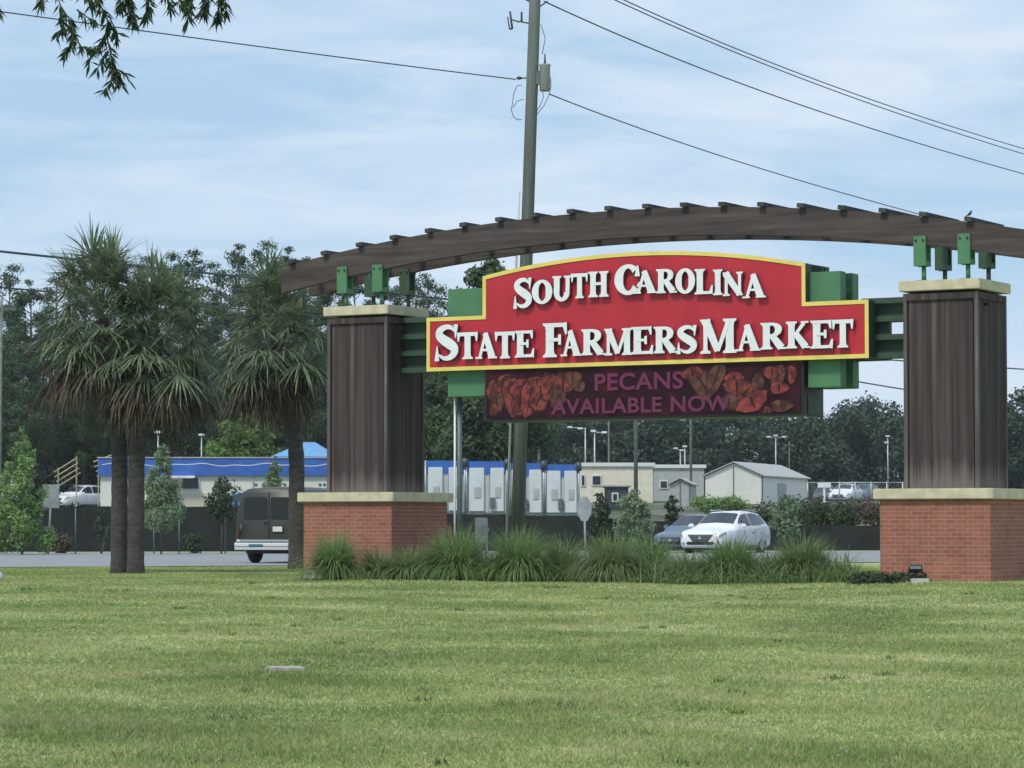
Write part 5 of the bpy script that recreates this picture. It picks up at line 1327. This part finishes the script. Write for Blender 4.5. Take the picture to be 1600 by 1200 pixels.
    mb = MB(); mb.box((F_-.01, 0, gcl+.18), (.10, h*1.15, .11), bev=.03); mb.build('lower_intake', M['black'], t)
    for side in (-1, 1):
        mb = MB(); mb.tube([(F_-.06, side*h*.70, gcl+.17), (F_-.0, side*h*.70, gcl+.17)], .055, 10); mb.build('fog_lamp', M['lampclear'], t)
    return t
# heading vector angle: direction the car faces
def place_car(px, Y, dz=0): b = at(px, 850, Y); return (b.x, Y, gz(b.x, Y)+.012+dz)
HEAD = math.atan2(-math.cos(R(27)), -math.sin(R(27)))
car('parked_suv' if False else 'white_suv', M['carwhite'], 4.83, 1.91, 1.58, 'white car with sunroof rails and dark grille driving toward the gateway', 'car', place_car(1134, 110.5, -.03), HEAD)
car('sedan', M['bluegrey'], 4.6, 1.8, 1.46, 'blue-grey car partly hidden behind the white car', 'car', place_car(1090, 114, -.03), math.atan2(-math.cos(R(30)), -math.sin(R(30))), suv=False)
car('parked_car', M['carwhite'], 4.7, 1.85, 1.62, 'white parked car above the black fence left of the twin palms', 'car', place_car(124, 205), R(184+52))
car('parked_car', M['carwhite'], 4.7, 1.85, 1.8, 'white vehicle roof cut off by the left edge', 'car', place_car(-22, 190, .3), R(196))
car('parked_car', M['carblue'], 4.5, 1.8, 1.45, 'blue parked car seen between the small dark tree and the van', 'car', place_car(382, 139), R(150), suv=False)
car('parked_car', M['carwhite'], 4.6, 1.8, 1.45, 'white parked car in the lot close to the right pillar', 'car', place_car(1322, 228, 0), R(248), suv=False)
car('parked_car', M['bluegrey'], 4.6, 1.8, 1.5, 'grey parked car behind the white one close to the right pillar', 'car', place_car(1350, 240, 0), R(240), suv=False)
car('parked_car', M['cardark'], 4.6, 1.8, 1.45, 'dark parked car beside the white notice board', 'car', place_car(1290, 232, -.1), R(262), suv=False)

def van():
    t = empty('passenger_van', (0, 0, 0), 0, 'dark green passenger van seen from behind on the road behind the single palm', 'van')
    h = 1.0
    def ring(k, zt, zb=.36): return [(0, zb), (h*.90*k, zb), (h*.98*k, zb+.1), (h*k, .85), (h*.995*k, 1.16), (h*.93*k, 1.55), (h*.85*k, zt-.22), (h*.80*k, zt-.09), (h*.66*k, zt-.01), (0, zt+.03)]
    st = [(-2.70, ring(.95, 2.00)), (-2.64, ring(.985, 2.03)), (-2.3, ring(1, 2.06)), (-1, ring(1, 2.08)), (.5, ring(1, 2.08)), (1.5, ring(.99, 2.03)), (1.75, ring(.98, 1.9)), (2.25, ring(.95, 1.25)), (2.6, ring(.90, 1.12)), (2.7, ring(.84, 1.0))]
    st = [(-x, r_) for x, r_ in st][::-1]; st = [(-x, r_) for x, r_ in st][::-1]
    mb = MB(); rg = loft(st, mb); body = mb.build('body', M['vanpaint'], t)
    bpy.context.view_layer.update()
    cut_wheels(body, [(-1.55, .37), (1.75, .37)], h)
    for x in (-1.55, 1.75):
        for s_ in (-1, 1): wheel(t, x, s_*.97, .37, s_, M['steel'])
    # rear doors: windows, centre seam, plate, lamps, bumper
    X = -2.70
    def rr(y0, y1, z0, z1, rad=.06, sh=0):
        pts = []
        for cx_, cz_, a0 in ((y1-rad, z1-rad, 0), (y0+rad, z1-rad, 90), (y0+rad, z0+rad, 180), (y1-rad, z0+rad, 270)):
            for k in range(5): a = R(a0+22.5*k); pts.append((cx_+rad*math.cos(a), cz_+rad*math.sin(a)))
        return [(y-(z-z0)*sh*(1 if y > (y0+y1)/2 else 0), z) for y, z in pts]
    for s_ in (1, -1):
        P_ = [(y*s_, z) for y, z in rr(.05, .74, 1.20, 1.80)]
        if s_ == -1: P_ = P_[::-1]
        mb = MB(); mb.prism([(a*1.0, b) for a, b in P_], lambda a, b, d: (X-d+ (.0), a*(1-.06*(b-1.2)), b), -.02, .012); wn = mb.build('rear_window', M['vanglass'], t)
        mb = MB(); mb.box((X-.03, s_*.89, .80), (.05, .07, .18), bev=.015); mb.build('tail_light', M['lampred'], t)
        mb = MB(); mb.box((X-.035, s_*.88, .62), (.05, .10, .06)); mb.build('reverse_lamp', M['plate'], t)
        mb = MB(); mb.box((X-.02, s_*.80, 1.0), (.03, .04, .12)); mb.build('hinge', M['dsteel'], t)
        # side windows
        for x0, x1 in ((-2.45, -1.15), (-1.05, .2), (.35, 1.35)):
            vs = []
            for x_, z_ in ((x0, 1.24), (x1, 1.24), (x1, 1.76), (x0, 1.76)):
                yy = .985 - (z_-1.16)*.165; vs.append((x_, s_*(yy+.012), z_))
            mb = MB(); mb.add(vs, [(0, 1, 2, 3)]); mb.build('side_window', M['glass'], t)
        mb = MB(); mb.box((1.7, s_*1.12, 1.35), (.15, .2, .28), bev=.04); mb.build('wing_mirror', M['black'], t)
    mb = MB(); mb.box((X-.002, 0, 1.2), (.03, .025, 1.45)); mb.build('door_seam', M['black'], t)
    mb = MB(); mb.box((X-.03, -.26, .93), (.03, .34, .18), bev=.008); mb.build('plate_frame', M['black'], t)
    mb = MB(); mb.box((X-.045, -.27, .93), (.03, .28, .14), bev=.006); mb.build('number_plate', M['plate'], t)
    mb = MB(); mb.box((X-.015, .1, 1.10), (.03, .10, .05)); mb.build('door_handle', M['black'], t)
    mb = MB(); mb.box((X-.01, 0, .615), (.07, 1.76, .055), bev=.015); mb.build('trim_strip', M['chrome'], t)
    mb = MB()
    path = [(-2.35, 1.03, .47), (-2.62, 1.03, .47), (-2.80, .96, .47), (-2.86, .6, .47), (-2.88, 0, .47), (-2.86, -.6, .47), (-2.80, -.96, .47), (-2.62, -1.03, .47), (-2.35, -1.03, .47)]
    vs = []
    for p in path:
        q = Vector(p); o_ = Vector((q.x, q.y, 0)).normalized()*.05
        vs += [(q.x, q.y, .56), (q.x-.03, q.y, .535), (q.x-.03, q.y, .47), (q.x+.02, q.y, .455), (q.x-.03, q.y, .44), (q.x-.02, q.y, .37), (q.x+.08, q.y*.97, .36), (q.x+.10, q.y*.97, .55)]
    for i in range(len(path)-1):
        for k in range(8): mb.f.append((8*i+k, 8*i+(k+1) % 8, 8*i+8+(k+1) % 8, 8*i+8+k)); mb.m.append(0); mb.sm.append(False)
    mb.v += vs; mb.build('rear_bumper', M['bumper'], t)
    mb = MB(); mb.box((-2.91, .30, .49), (.03, .42, .06), bev=.01); mb.build('bumper_step', M['teal'], t)
    mb = MB(); mb.box((-.2, 0, .36), (4.6, 1.5, .2)); mb.build('underbody', M['black'], t)
    mb = MB(); mb.tube([(-2.6, -.75, .30), (-2.85, -.78, .28)], .03, 8); mb.build('exhaust', M['dsteel'], t)
    return t
v = van(); b = at(420, 878, 80.5)
v.rotation_euler.z = R(90-17); v.location = (b.x+math.sin(R(17))*2.7, 80.5+math.cos(R(17))*2.7, .012)

# ================================================================== BIRD ON THE TRELLIS
s, z = gsz(1512, 326, 0)
s = sl_s[-1]; t0 = gp(s, .60, ztop(s)+.085)
bm = bmesh.new(); me = bpy.data.meshes.new('bird')
mb = MB(); mb.tube([(-.10,0,.02),(-.05,0,.05),(0,0,.08),(.035,0,.12),(.045,0,.15),(.05,0,.175),(.075,0,.172),(.10,0,.168)], [.008,.02,.042,.04,.026,.024,.012,.002], 10)
mb.tube([(-.01,.01,-.01),(0,.01,.05)], .004, 5); mb.tube([(-.01,-.01,-.01),(0,-.01,.05)], .004, 5)
o = mb.build('bird', M['black'], None, loc=t0); bm.free(); o.scale = (.62,)*3; tag(o, 'small dark bird perched on the right end of the timber trellis', 'bird')

# ================================================================== NEAR TREE whose branches hang into the top left
Yb = 18.0
ot = empty('hanging_tree', (-6.2, 18.6, gz(-6.2, 18.6)), 0, 'near tree whose narrow-leaved branches hang into the top left corner', 'tree')
OL = Vector(ot.location)
mb = MB(); mb.tube([(0,0,-.2),(.05,0,1.5),(.2,0,3.2),(.3,-.1,5.2)], [.26,.2,.16,.10], 12); mb.build('trunk', M['bark'], ot)
brm = MB(); LV = []
lg = random.Random(77)
def leaf(p, d, L, wd):
    d = d.normalized(); sd_ = d.cross(Vector((lg.uniform(-1,1), lg.uniform(-1,1), lg.uniform(-1,1)))).normalized()*wd
    mid_ = p+d*L*.45+Vector((0,0,-.004)); tip = p+d*L+Vector((0,0,-.012)); LV.append((p, mid_+sd_, tip, mid_-sd_))
def twig(pts, nl, dens=1.0, r0=.006, fan=26, Ll=.075):
    P_ = [at(a, b_, Yb+c)-OL for a, b_, c in pts]
    brm.tube(P_, [r0*(1-.7*i/(len(P_)-1)) for i in range(len(P_))], 5)
    for k in range(nl):
        t = lg.random()**.8*(len(P_)-1); i = min(int(t), len(P_)-2); p = P_[i].lerp(P_[i+1], t-i)
        dirn = (P_[i+1]-P_[i]).normalized()
        d = dirn*lg.uniform(.1, 1.0)+Vector((lg.uniform(-.9, .9), lg.uniform(-.8, .8), lg.uniform(-1.0, .15)))
        leaf(p, d, Ll*lg.uniform(.6, 1.25), .0085*lg.uniform(.7, 1.3))
# limb from the trunk along the top, outside the frame
a = OL+Vector((.22,0,3.6)); limb = [a, at(-350,-110,Yb+.4), at(-60,-75,Yb+.1), at(110,-55,Yb), at(300,-50,Yb), at(420,-60,Yb)]
brm.tube([p-OL for p in limb], [.07,.05,.035,.025,.015,.006], 8)
T = [
 ([(60,-60,0),(85,-20,0),(95,10,0),(100,40,.02),(88,55,.0)], 70),
 ([(70,-50,.1),(66,-10,.1),(62,10,.1)], 40),
 ([(95,10,0),(108,30,0),(115,48,-.02),(112,70,-.02),(100,86,0)], 75),
 ([(115,48,0),(125,72,0),(135,76,0),(150,72,.05),(140,98,.05)], 60),
 ([(130,-60,0),(145,-20,.1),(158,10,.1),(168,30,.1),(166,55,.1),(155,75,.1)], 95),
 ([(166,55,.1),(172,80,.1),(176,100,.1),(182,118,.1),(188,128,.1)], 85),
 ([(182,108,.1),(192,112,.1),(203,128,.1)], 16), ([(180,115,.1),(172,130,.1),(163,142,.1)], 22),
 ([(168,80,.1),(160,95,.1),(152,108,.1)], 22), ([(172,30,.1),(180,45,.12),(184,62,.12)], 26),
 ([(120,15,.1),(138,28,.1),(150,32,.1)], 26),
 ([(190,-50,0),(200,-10,.1),(205,15,.1),(208,32,.1)], 70), ([(205,-20,0),(188,0,.1),(190,12,.1)], 34),
 ([(230,-55,0),(235,-10,0),(232,10,0),(228,28,0)], 60), ([(250,-55,0),(258,-10,0),(270,20,0)], 50),
 ([(290,-55,0),(300,-20,0),(296,0,0),(292,36,0)], 70), ([(320,-50,0),(325,-10,0),(318,20,0)], 60), ([(345,-55,0),(350,-20,0),(345,5,0),(338,30,0)], 55), ([(340,-40,0),(352,0,0),(353,22,0)], 30),
 ([(265,-50,.1),(275,-10,.1),(285,10,.1)], 36), ([(-30,-40,0),(-10,0,0),(-2,25,0)], 22), ([(110,-55,.1),(120,-20,.1),(140,0,.1)], 46), ([(160,-55,0),(150,-20,0),(142,8,0)], 30)]
for pts, nl in T: twig(pts, int(nl*(1.15 if pts[0][0] > 185 else .95)), Ll=.082)
brm.build('branches', M['bark'], ot)
arr = np.array([[tuple(p) for p in f_] for f_ in LV]).reshape(-1, 3); quads_obj(arr, 'leaves', M['hangleaf'], ot)
# crown above the frame
leaf_cloud([(lg.uniform(-2.2,2.0), lg.uniform(-1.5,1.5), lg.uniform(4.9,6.6)) for _ in range(26)], [(.8,.8,.5)]*26, 9000, .045, 'crown', M['hangleaf'], ot, 9, aspect=.25)


# ================================================================== HAZE
mb = MB(); mb.box((0, 410, 19), (1420, 1000, 42))
hz_ = bpy.data.materials.new('haze'); hz_.use_nodes = True; t = hz_.node_tree; t.nodes.clear()
o_ = N(t, 'ShaderNodeOutputMaterial'); pv = N(t, 'ShaderNodeVolumePrincipled'); pv.inputs['Color'].default_value = (.86,.93,.94,1); pv.inputs['Density'].default_value = .00015
t.links.new(pv.outputs[0], o_.inputs['Volume'])
o = mb.build('haze', hz_); tag(o, 'thin pale haze filling the air over the whole place', 'haze', kind='stuff')
